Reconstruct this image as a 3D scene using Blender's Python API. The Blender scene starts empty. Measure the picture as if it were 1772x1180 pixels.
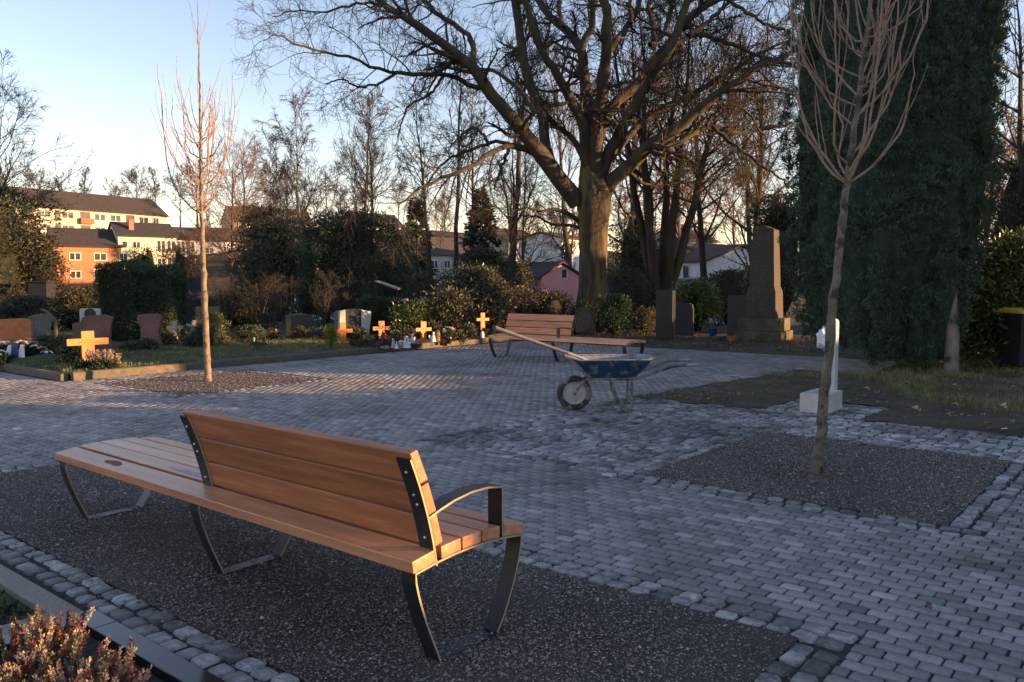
import bpy, math, random
import numpy as np
from mathutils import Matrix, Vector, Euler
R = math.radians
SC = bpy.context.scene
COL = SC.collection
# ------------------------------------------------------------------ camera
CAM_H, PITCH, ROLL, FPX = 1.518, 0.0706, -0.0023, 1427.3
fw = np.array([0, math.cos(PITCH), -math.sin(PITCH)])
rt0 = np.array([1.0, 0, 0]); up0 = np.cross(rt0, fw)
rt = math.cos(ROLL) * rt0 + math.sin(ROLL) * up0
up = -math.sin(ROLL) * rt0 + math.cos(ROLL) * up0
cam_d = bpy.data.cameras.new("camera"); cam = bpy.data.objects.new("camera", cam_d); COL.objects.link(cam)
cam_d.sensor_width = 36; cam_d.lens = FPX / 1772 * 36; cam_d.clip_start = 0.05; cam_d.clip_end = 4000
cam.matrix_world = Matrix(((rt[0], up[0], -fw[0], 0), (rt[1], up[1], -fw[1], 0), (rt[2], up[2], -fw[2], CAM_H), (0, 0, 0, 1)))
SC.camera = cam
# ------------------------------------------------------------------ light
SUN_AZ, SUN_EL = 100.0, 6.0          # azimuth clockwise from the viewing direction (+Y)
W = bpy.data.worlds.new("World"); SC.world = W; W.use_nodes = True
wn, wl = W.node_tree.nodes, W.node_tree.links
sky = wn.new("ShaderNodeTexSky"); sky.sky_type = 'NISHITA'; sky.sun_disc = False
sky.sun_elevation = R(SUN_EL); sky.sun_rotation = R(SUN_AZ)
sky.altitude = 100; sky.air_density = 1.0; sky.dust_density = 0.0; sky.ozone_density = 2.2
wb = wn.new("ShaderNodeVectorMath"); wb.operation = 'MULTIPLY'; wb.inputs[1].default_value = (1.22, .865, .81)      # white balance of the sky
wl.new(sky.outputs[0], wb.inputs[0]); wl.new(wb.outputs[0], wn["Background"].inputs[0]); wn["Background"].inputs[1].default_value = 0.15
sd = bpy.data.lights.new("sun", 'SUN'); sd.energy = 4.7; sd.angle = R(0.55); sd.color = (1.0, 0.56, 0.24)
sun = bpy.data.objects.new("sun", sd); COL.objects.link(sun)
sv = Vector((math.sin(R(SUN_AZ)) * math.cos(R(SUN_EL)), math.cos(R(SUN_AZ)) * math.cos(R(SUN_EL)), math.sin(R(SUN_EL))))
sun.rotation_euler = sv.to_track_quat('Z', 'Y').to_euler()
SC.view_settings.view_transform = 'Standard'; SC.view_settings.look = 'None'
SC.view_settings.exposure = 1.8; SC.view_settings.gamma = 1.0
SC.cycles.max_bounces = 5; SC.cycles.transparent_max_bounces = 6
# ------------------------------------------------------------------ helpers
rng = np.random.default_rng(7)

def at(px, py, d):
    """the point seen at pixel (px,py) of the 1772 px photograph, d metres ahead of the camera"""
    v = fw + (px - 886) / FPX * rt - (py - 590) / FPX * up
    p = v * (d / v[1]); return Vector((p[0], p[1], p[2] + CAM_H))

def gx(px, d): return at(px, 489, d)[0]

def tag(o, label=None, cat=None, group=None, kind=None):
    if label: o["label"] = label
    if cat: o["category"] = cat
    if group: o["group"] = group
    if kind: o["kind"] = kind
    return o

def empty(name, loc, label, cat, group=None, rz=0.0):
    o = bpy.data.objects.new(name, None); COL.objects.link(o); o.empty_display_size = .2
    o.location = loc; o.rotation_euler = (0, 0, rz); return tag(o, label, cat, group)

def copy_tree(o, parent=None):
    c = o.copy(); COL.objects.link(c)
    if parent is not None: c.parent = parent
    for ch in list(o.children): copy_tree(ch, c)
    return c

def link_mesh(name, me, mat, parent=None, loc=(0, 0, 0), rz=0.0, smooth=False):
    o = bpy.data.objects.new(name, me); COL.objects.link(o)
    if mat is not None: me.materials.append(mat)
    o.location = loc; o.rotation_euler = (0, 0, rz)
    if parent is not None: o.parent = parent
    if smooth: me.polygons.foreach_set("use_smooth", np.ones(len(me.polygons), dtype=bool))
    return o

def npmesh(name, V, groups, tones=None):
    """V (N,3); groups: list of (M,k) index arrays; tones: list of (M,) arrays written to the face attribute 'tone'"""
    me = bpy.data.meshes.new(name); V = np.ascontiguousarray(V, dtype=np.float32)
    groups = [np.asarray(g, dtype=np.int32) for g in groups if len(g)]
    me.vertices.add(len(V)); me.vertices.foreach_set("co", V.ravel())
    nl = sum(g.size for g in groups); nf = sum(len(g) for g in groups)
    me.loops.add(nl); me.polygons.add(nf)
    me.loops.foreach_set("vertex_index", np.concatenate([g.ravel() for g in groups]))
    cnt = np.concatenate([np.full(len(g), g.shape[1], dtype=np.int32) for g in groups])
    st = np.zeros(nf, dtype=np.int32); st[1:] = np.cumsum(cnt)[:-1]
    me.polygons.foreach_set("loop_start", st)
    try: me.polygons.foreach_set("loop_total", cnt)
    except Exception: pass
    me.update(calc_edges=True)
    if tones is not None:
        a = me.attributes.new("tone", 'FLOAT', 'FACE'); a.data.foreach_set("value", np.concatenate(tones).astype(np.float32))
    me.validate(); return me

class MB:
    """collects simple shapes into one mesh"""
    def __init__(s): s.v = []; s.f = []
    def add(s, V, F):
        b = len(s.v); s.v += [tuple(map(float, p)) for p in V]; s.f += [tuple(int(i) + b for i in f) for f in F]; return s
    def box(s, lo, hi, rot=None, piv=None):
        x0, y0, z0 = lo; x1, y1, z1 = hi
        V = [(x0, y0, z0), (x1, y0, z0), (x1, y1, z0), (x0, y1, z0), (x0, y0, z1), (x1, y0, z1), (x1, y1, z1), (x0, y1, z1)]
        if rot is not None:
            pv = Vector(piv) if piv is not None else Vector(((x0 + x1) / 2, (y0 + y1) / 2, (z0 + z1) / 2))
            m = Euler(rot).to_matrix(); V = [m @ (Vector(p) - pv) + pv for p in V]
        return s.add(V, [(0, 3, 2, 1), (4, 5, 6, 7), (0, 1, 5, 4), (1, 2, 6, 5), (2, 3, 7, 6), (3, 0, 4, 7)])
    def prism(s, poly, axis, a, b):
        """polygon in the two other axes extruded along axis from a to b"""
        n = len(poly)
        def P(p, t): return {'x': (t, p[0], p[1]), 'y': (p[0], t, p[1]), 'z': (p[0], p[1], t)}[axis]
        V = [P(p, a) for p in poly] + [P(p, b) for p in poly]
        return s.add(V, [tuple(range(n))[::-1], tuple(range(n, 2 * n))] + [(i, (i + 1) % n, n + (i + 1) % n, n + i) for i in range(n)])
    def tube(s, pts, r, n=8, caps=True):
        pts = np.asarray(pts, float); K = len(pts); r = np.broadcast_to(np.asarray(r, float), (K,))
        t = np.gradient(pts, axis=0); t /= np.linalg.norm(t, axis=1)[:, None] + 1e-9
        ref = np.array([0, 0, 1.0]) if abs(t[:, 2]).mean() < .8 else np.array([1.0, .1, 0])
        a = np.cross(t, ref); a /= np.linalg.norm(a, axis=1)[:, None] + 1e-9; b = np.cross(t, a)
        ang = np.arange(n) * 2 * np.pi / n
        V = (pts[:, None] + r[:, None, None] * (np.cos(ang)[None, :, None] * a[:, None] + np.sin(ang)[None, :, None] * b[:, None])).reshape(-1, 3)
        F = [(k * n + i, k * n + (i + 1) % n, (k + 1) * n + (i + 1) % n, (k + 1) * n + i) for k in range(K - 1) for i in range(n)]
        if caps: F += [tuple(range(n))[::-1], tuple((K - 1) * n + i for i in range(n))]
        return s.add(V, F)
    def lathe(s, prof, n=16, c=(0, 0, 0), axis='z', squash=(1, 1), caps=True):
        V = []; K = len(prof)
        for r, z in prof:
            for i in range(n):
                a = 2 * math.pi * i / n; x, y = r * math.cos(a) * squash[0], r * math.sin(a) * squash[1]
                p = {'z': (x, y, z), 'y': (x, z, y), 'x': (z, x, y)}[axis]
                V.append((p[0] + c[0], p[1] + c[1], p[2] + c[2]))
        F = [(k * n + i, k * n + (i + 1) % n, (k + 1) * n + (i + 1) % n, (k + 1) * n + i) for k in range(K - 1) for i in range(n)]
        if caps: F += [tuple(range(n))[::-1], tuple((K - 1) * n + i for i in range(n))]
        return s.add(V, F)
    def ribbon(s, pts, w0, w1, th):
        """flat bar: pts in (y,z), bar spans x from w0 to w1, thickness th"""
        p = np.asarray(pts, float); t = np.gradient(p, axis=0); t /= np.linalg.norm(t, axis=1)[:, None]
        nrm = np.stack([-t[:, 1], t[:, 0]], 1); a = p + nrm * th / 2; b = p - nrm * th / 2; K = len(p); V = []
        for k in range(K): V += [(w0, *a[k]), (w1, *a[k]), (w1, *b[k]), (w0, *b[k])]
        F = [(4 * k + i, 4 * k + (i + 1) % 4, 4 * k + 4 + (i + 1) % 4, 4 * k + 4 + i) for k in range(K - 1) for i in range(4)]
        F += [(3, 2, 1, 0), tuple(4 * (K - 1) + i for i in range(4))]
        return s.add(V, F)
    def build(s, name, mat, parent=None, loc=(0, 0, 0), rz=0.0, smooth=False, bevel=0.0, seg=2):
        me = bpy.data.meshes.new(name); me.from_pydata(s.v, [], s.f); me.update()
        import bmesh
        bm = bmesh.new(); bm.from_mesh(me); bmesh.ops.recalc_face_normals(bm, faces=bm.faces); bm.to_mesh(me); bm.free()
        o = link_mesh(name, me, mat, parent, loc, rz, smooth)
        if bevel:
            m = o.modifiers.new("bevel", 'BEVEL'); m.width = bevel; m.segments = seg; m.limit_method = 'ANGLE'; m.angle_limit = R(35)
        if smooth:
            try:
                me.polygons.foreach_set("use_smooth", np.ones(len(me.polygons), dtype=bool))
                o.data.set_sharp_from_angle(angle=R(40))
            except Exception: pass
        return o

# ------------------------------------------------------------------ materials
def mat(name, base, col2=None, rough=.75, scale=6.0, det=6.0, bump=0.0, bscale=30.0, attr=False, metal=0.0, spec=.4,
        stretch=(1, 1, 1), lo=.35, hi=.65, col3=None, s3=1.5, trans=0.0, coat=0.0, m3=(.45, .62), obj=True):
    m = bpy.data.materials.new(name); m.use_nodes = True; N, L = m.node_tree.nodes, m.node_tree.links
    b = N["Principled BSDF"]; b.inputs["Roughness"].default_value = rough; b.inputs["Metallic"].default_value = metal
    b.inputs["Specular IOR Level"].default_value = spec
    if coat: b.inputs["Coat Weight"].default_value = coat; b.inputs["Coat Roughness"].default_value = .28
    tc = N.new("ShaderNodeTexCoord"); mp = N.new("ShaderNodeMapping"); L.new(tc.outputs["Object"], mp.inputs[0]); mp.inputs["Scale"].default_value = stretch
    def noise(sc, de=det):
        n = N.new("ShaderNodeTexNoise"); n.inputs["Scale"].default_value = sc; n.inputs["Detail"].default_value = de
        n.inputs["Roughness"].default_value = .62; L.new(mp.outputs[0], n.inputs["Vector"]); return n
    def ramp(src, a, c):
        r = N.new("ShaderNodeMapRange"); r.inputs[1].default_value = a; r.inputs[2].default_value = c; L.new(src, r.inputs[0]); return r.outputs[0]
    def mix(f, a, c, mode='MIX'):
        x = N.new("ShaderNodeMix"); x.data_type = 'RGBA'; x.blend_type = mode
        if isinstance(f, float): x.inputs[0].default_value = f
        else: L.new(f, x.inputs[0])
        for v, i in ((a, 6), (c, 7)):
            if isinstance(v, tuple): x.inputs[i].default_value = (*v, 1)
            else: L.new(v, x.inputs[i])
        return x.outputs[2]
    if col2 is None: col2 = tuple(min(1, c * 1.45) for c in base); base = tuple(c * .7 for c in base)
    n1 = noise(scale); colr = mix(ramp(n1.outputs[0], lo, hi), base, col2)
    if col3 is not None: colr = mix(ramp(noise(s3, 4).outputs[0], *m3), colr, col3)
    if attr:
        a = N.new("ShaderNodeAttribute"); a.attribute_name = "tone"; a.attribute_type = 'GEOMETRY'
        v = N.new("ShaderNodeVectorMath"); v.operation = 'SCALE'; L.new(colr, v.inputs[0]); L.new(a.outputs["Fac"], v.inputs["Scale"]); colr = v.outputs[0]
    L.new(colr, b.inputs["Base Color"])
    if trans:
        b.inputs["Transmission Weight"].default_value = 0
        t = N.new("ShaderNodeBsdfTranslucent"); L.new(colr, t.inputs[0]); ms = N.new("ShaderNodeMixShader"); ms.inputs[0].default_value = trans
        L.new(b.outputs[0], ms.inputs[1]); L.new(t.outputs[0], ms.inputs[2]); L.new(ms.outputs[0], N["Material Output"].inputs[0])
    if bump:
        bp = N.new("ShaderNodeBump"); bp.inputs["Strength"].default_value = bump; bp.inputs["Distance"].default_value = .02
        L.new(noise(bscale, 5).outputs[0], bp.inputs["Height"]); L.new(bp.outputs[0], b.inputs["Normal"])
    return m
# ------------------------------------------------------------------ grid of the square: u runs along the near bench towards the left, v away from its back
TH = 0.8809
O0 = np.array([-0.3842, 3.0905, 0]); UU = np.array([-math.sin(TH), math.cos(TH), 0]); VV = np.array([math.cos(TH), math.sin(TH), 0])
GRZ = TH - math.pi / 2; GLOC = (O0[0], O0[1], 0)      # local x = -u, local y = v
def uv(u, v, z=0.0): return Vector(O0 + u * UU + v * VV + np.array([0, 0, z]))

wood = mat("bench_wood", (.36, .130, .056), (.50, .212, .096), rough=.5, scale=2.2, stretch=(1.2, 16, 16), bump=.12, bscale=9, attr=True, spec=.45, lo=.30, hi=.72, col3=(.31, .122, .06), s3=1.6)
wood2 = mat("sky_sheen_bench_wood", (.47, .205, .10), (.62, .305, .165), rough=.40, scale=2.2, stretch=(1.2, 16, 16), bump=.12, bscale=9, attr=True, spec=.45, lo=.30, hi=.72, col3=(.43, .19, .10), s3=1.4, coat=.3)  # seat planks: sky sheen on their tops put into a lighter base colour
steel = mat("dark_coated_steel", (.022, .023, .028), (.034, .036, .043), rough=.42, scale=30, metal=.35, spec=.5, col3=(.06, .055, .05), s3=4, m3=(.6, .75))
edgem = mat("tan_strap_edges", (.30, .235, .14), (.42, .335, .21), rough=.55, scale=20)  # edge faces of the bench straps coloured tan
boltm = mat("bright_bolt_steel", (.6, .6, .62), rough=.3, metal=.7)
soil = mat("dark_soil", (.060, .042, .027), (.125, .086, .054), rough=.95, scale=5, det=9, bump=.8, bscale=22, col3=(.055, .056, .024), s3=1.1)
moss_soil = mat("mossy_grave_soil", (.045, .034, .024), (.11, .082, .056), rough=.95, scale=4, det=9, bump=.8, bscale=20, col3=(.06, .075, .024), s3=.9, m3=(.42, .56))
sand = mat("joint_sand", (.022, .020, .018), (.055, .050, .046), rough=.95, scale=25, bump=.5, bscale=60)
paverm = mat("concrete_pavers", (.225, .207, .20), (.32, .30, .29), rough=.62, scale=40, det=8, attr=True, bump=.35, bscale=120, spec=.45, col3=(.155, .138, .126), s3=.8, m3=(.46, .68))
cobm = mat("granite_cobbles", (.22, .207, .20), (.47, .45, .44), rough=.6, scale=22, det=8, attr=True, bump=.7, bscale=45, spec=.45, col3=(.15, .135, .115), s3=1.6, m3=(.5, .66))
stonem = mat("gravel_stones", (.135, .108, .088), (.31, .26, .222), rough=.8, scale=60, attr=True)
gravelm = mat("gravel_bed", (.050, .039, .031), (.135, .108, .088), rough=.9, scale=70, det=8, bump=1.0, bscale=90, col3=(.05, .04, .032), s3=.8)
kerbm = mat("weathered_kerb_stone", (.085, .068, .05), (.15, .122, .095), rough=.85, scale=12, bump=.4, bscale=50, col3=(.09, .095, .07), s3=2)

# ------------------------------------------------------------------ terrain
def smooth(a, b, x):
    t = np.clip((x - a) / (b - a), 0, 1); return t * t * (3 - 2 * t)
def hill(x, y):
    x = np.asarray(x, float); y = np.asarray(y, float)
    z = -5.5 * smooth(30, 62, y)
    lx = smooth(60, -40, x)                                    # the far slope is higher on the left
    z = z + smooth(85, 185, y) * (10 + 10 * lx) + smooth(185, 420, y) * 12
    z = z + .5 * np.sin(x * .05 + 1) * smooth(40, 120, y) + .4 * np.sin(y * .07 + x * .03) * smooth(40, 120, y)
    return z
def th(x, y): return float(hill(x, y)) - .06
xs = np.concatenate([np.linspace(-1500, -160, 14), np.linspace(-150, 150, 61), np.linspace(160, 1500, 14)])
ys = np.concatenate([np.linspace(-900, -40, 10), np.linspace(-30, 230, 66), np.linspace(245, 2200, 22)])
X, Y = np.meshgrid(xs, ys); Z = hill(X, Y) - .06
nx = len(xs); I = np.arange(nx * len(ys)).reshape(len(ys), nx)
F = np.stack([I[:-1, :-1], I[:-1, 1:], I[1:, 1:], I[1:, :-1]], -1).reshape(-1, 4)
turf = mat("rough_winter_turf", (.03, .032, .014), (.06, .058, .028), rough=.95, scale=.6, det=9, bump=.6, bscale=5, col3=(.05, .036, .024), s3=.12)
g = link_mesh("ground", npmesh("ground", np.stack([X.ravel(), Y.ravel(), Z.ravel()], 1), [F]), turf, smooth=True); tag(g, "gentle slope of rough winter turf under the cemetery and the far hillside", "ground", kind="structure")

def sheet(name, poly, z, m, amp=.0, res=.12, seed=0, edge=.0):
    """grid sheet inside a polygon given in (u,v), gently bumpy; ragged edge"""
    poly = np.array(poly, float); lo, hi = poly.min(0), poly.max(0)
    a = np.arange(lo[0], hi[0] + res, res); b = np.arange(lo[1], hi[1] + res, res); A, B = np.meshgrid(a, b)
    def ins(x, y):
        r = np.zeros(x.shape, bool); n = len(poly)
        for i in range(n):
            (x1, y1), (x2, y2) = poly[i], poly[(i + 1) % n]
            c = ((y1 > y) != (y2 > y)) & (x < (x2 - x1) * (y - y1) / (y2 - y1 + 1e-12) + x1); r ^= c
        return r
    q = np.random.default_rng(seed)
    ph = q.uniform(0, 6.28, (6, 2)); fr = q.uniform(.7, 4.5, (6, 2))
    zz = sum(np.sin(A * f[0] + p[0]) * np.sin(B * f[1] + p[1]) for f, p in zip(fr, ph)) / 3 * amp + q.normal(0, amp * .18, A.shape)
    wob = edge * np.sin(A * 5.1 + 1) + edge * .7 * np.sin(B * 7.3 + A * 2)
    k = ins(A[:-1, :-1] + res / 2 + wob[:-1, :-1], B[:-1, :-1] + res / 2 + wob[:-1, :-1])
    I = np.arange(A.size).reshape(A.shape); F = np.stack([I[:-1, :-1], I[:-1, 1:], I[1:, 1:], I[1:, :-1]], -1)[k]
    V = np.stack([-A.ravel(), B.ravel(), z + zz.ravel()], 1)
    used = np.unique(F); rm = -np.ones(A.size, int); rm[used] = np.arange(len(used))
    me = npmesh(name, V[used], [rm[F][:, ::-1]])
    return link_mesh(name, me, m, None, GLOC, GRZ, True)

o = sheet("paving_bed", [(-6, -3), (24, -3), (24, 3.42), (11.4, 3.42), (11.6, 15), (-8, 15), (-8, -3)], -.007, sand, .0, .5)
tag(o, "dark sand showing in the joints of the paving", "paving", kind="structure")

def in_rect(u, v, u0, u1, v0, v1): return (u > u0) & (u < u1) & (v > v0) & (v < v1)
def dirt_mask(u, v): return (v > 7.25 + .06 * np.sin(u * 9)) & (u < 3.42 - (v - 7.6) * .1 + .05 * np.sin(v * 7)) & (v < np.where(u < 1.9, 16.5, 12.0 + .08 * np.sin(u * 5))) & ~((u > .5) & (u < 1.62) & (v < 8.4))
def cob_mask(u, v):
    a = in_rect(u, v, 1.22, 3.45, 3.33, 7.3) | in_rect(u, v, -6.5, 1.3, 5.93, 7.22) | in_rect(u, v, .48, 1.66, 7.1, 8.38) | in_rect(u, v, 2.9, 3.45, 3.33, 7.7)
    return a & ~dirt_mask(u, v)
def bench_bed(u, v): return in_rect(u, v, -1.22, 5.26, -.5, 1.47)
def paver_mask(u, v):
    a = in_rect(u, v, -6.5, 11.3, 1.47, 14.7) | in_rect(u, v, -4.5, -1.22, -2.5, 1.5) | in_rect(u, v, 5.26, 20, -1.5, 3.3)
    return a & ~in_rect(u, v, -1.38, 1.27, 3.25, 5.95) & ~cob_mask(u, v) & ~dirt_mask(u, v) & ~in_rect(u, v, 8.15, 10.7, 3.42, 6.05) & ~((u > 11.2 + (v - 3.5) * .03) & (v > 3.2))

def slabs(name, C, L_, W_, z0, z1, bev, tones, m, ang=None, cut=.012, jit=0.0, seed=1):
    """many rounded paving stones in one sheet: C (n,2) local centres, L_,W_ arrays"""
    n = len(C); q = np.random.default_rng(seed); L_ = np.broadcast_to(L_, (n,)); W_ = np.broadcast_to(W_, (n,))
    def ring(ins, z):
        hx = (L_ / 2 - ins)[:, None]; hy = (W_ / 2 - ins)[:, None]; c = cut
        px = np.concatenate([hx - c, hx, hx, hx - c, -hx + c, -hx, -hx, -hx + c], 1); py = np.concatenate([-hy, -hy + c, hy - c, hy, hy, hy - c, -hy + c, -hy], 1)
        return np.stack([px, py, np.full_like(px, z)], -1)
    outer = ring(0, z0); inner = ring(bev, z1)
    if jit:
        j = q.normal(0, jit, (n, 8, 2)); outer[..., :2] += j; inner[..., :2] += j * .8
    tilt = q.normal(0, .006, (n, 2)) if jit == 0 else q.normal(0, .03, (n, 2)); dz = q.normal(0, .0012 if jit == 0 else .003, n)
    inner[..., 2] += (inner[..., 0] * tilt[:, :1] + inner[..., 1] * tilt[:, 1:]) + dz[:, None]
    P = np.concatenate([outer, inner], 1)
    if ang is not None:
        c, s = np.cos(ang)[:, None], np.sin(ang)[:, None]; x = P[..., 0] * c - P[..., 1] * s; y = P[..., 0] * s + P[..., 1] * c; P[..., 0] = x; P[..., 1] = y
    P[..., :2] += C[:, None, :]
    b = (np.arange(n) * 16)[:, None]
    top = b + np.arange(8, 16)[None]
    side = np.stack([np.concatenate([b + i, b + (i + 1) % 8, b + 8 + (i + 1) % 8, b + 8 + i], 1) for i in range(8)], 1).reshape(-1, 4)
    if jit:       # rough hewn: a middle dome
        ctr = P[:, 8:].mean(1) + np.stack([np.zeros(n), np.zeros(n), q.uniform(.000, .0018, n)], 1)
        V = np.concatenate([P.reshape(-1, 3), ctr]); ci = n * 16 + np.arange(n)[:, None]
        tri = np.stack([np.concatenate([b + 8 + i, b + 8 + (i + 1) % 8, ci], 1) for i in range(8)], 1).reshape(-1, 3)
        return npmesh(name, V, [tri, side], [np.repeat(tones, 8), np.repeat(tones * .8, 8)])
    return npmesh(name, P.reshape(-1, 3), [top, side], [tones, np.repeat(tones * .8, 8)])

# pavers, running bond along u
pu, pv = .127, .0855
rows = 1.475 + pv / 2 + pv * np.arange(-46, 156); Cs = []
for i, v in enumerate(rows):
    us = np.arange(-6.5, 20, pu) + (pu / 2 if i % 2 else 0) + rng.normal(0, .003); Cs.append(np.stack([us, np.full_like(us, v)], 1))
C = np.concatenate(Cs); ha = paver_mask(C[:, 0] - pu / 4, C[:, 1]); hb_ = paver_mask(C[:, 0] + pu / 4, C[:, 1])
full, la, lb_ = ha & hb_, ha & ~hb_, hb_ & ~ha                     # whole stones, and halves where a row meets an edge
C = np.concatenate([C[full], C[la] - (pu / 4, 0), C[lb_] + (pu / 4, 0)]); PL = np.concatenate([np.full(full.sum(), pu - .006), np.full(la.sum() + lb_.sum(), pu / 2 - .007)])
n = len(C); tn = np.clip(rng.normal(1, .19, n), .55, 1.6); tn[rng.random(n) < .06] *= 1.3
# worn lighter stones lie in drifts
tn *= 1 + .13 * np.sin(C[:, 0] * .9 + 1.3 * np.sin(C[:, 1] * .7)) * np.sin(C[:, 1] * 1.1)
loc2 = np.stack([-C[:, 0], C[:, 1]], 1) + rng.normal(0, .0018, (n, 2))
o = link_mesh("paving", slabs("paving", loc2, PL, pv - .006, -.009, 0, .0035, tn, paverm, cut=.010), paverm, None, GLOC, GRZ)
tag(o, "square of small grey concrete pavers laid in running bond", "paving", kind="structure")
# cobbles
def cob_rows(u0, u1, v0, v1, along='u', size=.098, wid=.098):
    out = []
    if along == 'u':
        for k, v in enumerate(np.arange(v0 + wid / 2, v1 - wid / 2 + .02, wid)):
            us = np.arange(u0 + size / 2, u1, size) + rng.uniform(-.03, .03); out.append(np.stack([us, np.full_like(us, v)], 1))
    else:
        for k, u in enumerate(np.arange(u0 + wid / 2, u1 - wid / 2 + .02, wid)):
            vs = np.arange(v0 + size / 2, v1, size) + rng.uniform(-.03, .03); out.append(np.stack([np.full_like(vs, u), vs], 1))
    return np.concatenate(out)
B = [cob_rows(-1.22, 5.26, 1.27, 1.47, 'u', .118, .1), cob_rows(-1.22, 5.26, -.5, -.28, 'u', .118, .108), cob_rows(-1.22, -1.02, -.28, 1.27, 'v', .118, .1), cob_rows(5.06, 5.26, -.28, 1.27, 'v', .118, .1),
     cob_rows(-1.37, 1.26, 3.27, 3.49, 'u', .122, .108), cob_rows(-1.37, -1.13, 3.49, 5.93, 'v', .118, .115), cob_rows(1.05, 1.26, 3.49, 5.93, 'v', .118, .1),
     cob_rows(8.2, 10.65, 3.46, 3.57, 'u', .118, .1), cob_rows(8.2, 10.65, 5.9, 6.01, 'u', .118, .1), cob_rows(8.2, 8.31, 3.57, 5.9, 'v', .118, .1), cob_rows(10.55, 10.66, 3.57, 5.9, 'v', .118, .1)]
B = np.concatenate(B)
Z_ = cob_rows(-6.4, 3.5, 3.3, 8.45, 'u', .112, .1)
Z_ = Z_[cob_mask(Z_[:, 0], Z_[:, 1])]; Z_[:, 1] += .018 * np.sin(Z_[:, 0] * 6 + Z_[:, 1] * 3)
C = np.concatenate([B, Z_]); n = len(C)
t = np.clip(rng.normal(.86, .27, n), .35, 1.6)
t *= 1 - .35 * smooth(.15, .6, np.sin(C[:, 0] * 1.7 + 2) * np.sin(C[:, 1] * 1.9 + .5))
t[(C[:, 1] > 3.3) & (C[:, 0] < 1.0) & (C[:, 1] > 5.9)] *= 1.3
C2 = np.stack([-C[:, 0], C[:, 1]], 1) + rng.normal(0, .005, (n, 2))
Ls = np.where(np.arange(n) < len(B), .112, .105) * rng.uniform(.90, 1.06, n); Ws = rng.uniform(.084, .098, n)
vert = np.zeros(n); k0 = 0
nb = [len(x) for x in [cob_rows(0, 1, 0, 1)]]
isv = ((C[:, 0] < -1.0) & (C[:, 1] > -.28) & (C[:, 1] < 1.27)) | (in_rect(C[:, 0], C[:, 1], 5.0, 5.3, -.28, 1.27)) | (in_rect(C[:, 0], C[:, 1], -1.4, -1.1, 3.49, 5.93)) | in_rect(C[:, 0], C[:, 1], 1.0, 1.3, 3.49, 5.93)
ang = np.where(isv, math.pi / 2, 0) + rng.normal(0, .05, n)
o = link_mesh("cobble_borders", slabs("cobble_borders", C2, Ls, Ws, -.009, .003, .006, t, cobm, ang, cut=.013, jit=.0032, seed=3), cobm, None, GLOC, GRZ)
tag(o, "rough granite cobbles edging the gravel beds and filling the corner by the water tap", "cobbles", kind="structure")

# gravel
def gravel(name, u0, u1, v0, v1, dens, label, big=1.0):
    s_ = sheet(name + "_base", [(u0, v0), (u1, v0), (u1, v1), (u0, v1)], -.001, gravelm, .006, .08, seed=len(name)); s_.name = "gravel_ground"
    tag(s_, "compacted dark ground below the " + label, "gravel", kind="structure")
    n = int((u1 - u0) * (v1 - v0) * dens * 1.2)
    c = np.stack([-rng.uniform(u0 - .13, u1 + .13, n), rng.uniform(v0 - .13, v1 + .13, n), rng.uniform(-.002, .005, n)], 1)
    ins = (-c[:, 0] > u0) & (-c[:, 0] < u1) & (c[:, 1] > v0) & (c[:, 1] < v1); c = c[ins | (rng.random(n) < .10)]; out_ = ~((-c[:, 0] > u0) & (-c[:, 0] < u1) & (c[:, 1] > v0) & (c[:, 1] < v1)); c[out_, 2] += .003
    thin = .5 + .5 * np.sin(c[:, 0] * 2.1 + 1.5 * np.sin(c[:, 1] * 2.7)) * np.sin(c[:, 1] * 3.1 + 1)
    c = c[rng.random(len(c)) < .45 + .55 * thin]; n = len(c)
    s = rng.lognormal(math.log(.0042 * big), .38, n)
    octa = np.array([[1, 0, 0], [0, 1, 0], [-1, 0, 0], [0, -1, 0], [0, 0, .75], [0, 0, -.6]], float)
    P = octa[None] * s[:, None, None] * rng.uniform(.65, 1.35, (n, 6, 1))
    a = rng.uniform(0, 6.28, n); ca, sa = np.cos(a)[:, None], np.sin(a)[:, None]
    P = np.stack([P[..., 0] * ca - P[..., 1] * sa, P[..., 0] * sa + P[..., 1] * ca, P[..., 2]], -1) + c[:, None]
    f = np.array([[0, 1, 4], [1, 2, 4], [2, 3, 4], [3, 0, 4]])
    Fc = (np.arange(n) * 6)[:, None, None] + f[None]
    tn = np.clip(rng.lognormal(-.08, .38, n), .35, 2.6)
    o = link_mesh("gravel", npmesh("gravel", P.reshape(-1, 3), [Fc.reshape(-1, 3)], [np.repeat(tn, 4)]), stonem, None, GLOC, GRZ)
    return tag(o, label, "gravel", kind="stuff")
gravel("bench_gravel", -1.03, 5.08, -.29, 1.28, 11000, "loose dark gravel in the bed under the near bench")
gravel("tree_gravel", -1.14, 1.06, 3.48, 5.94, 7000, "loose dark gravel round the foot of the right young tree", 1.1)
gravel("far_gravel", 8.3, 10.56, 3.56, 5.91, 2500, "loose brownish gravel round the foot of the left young tree", 1.5)

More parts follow.
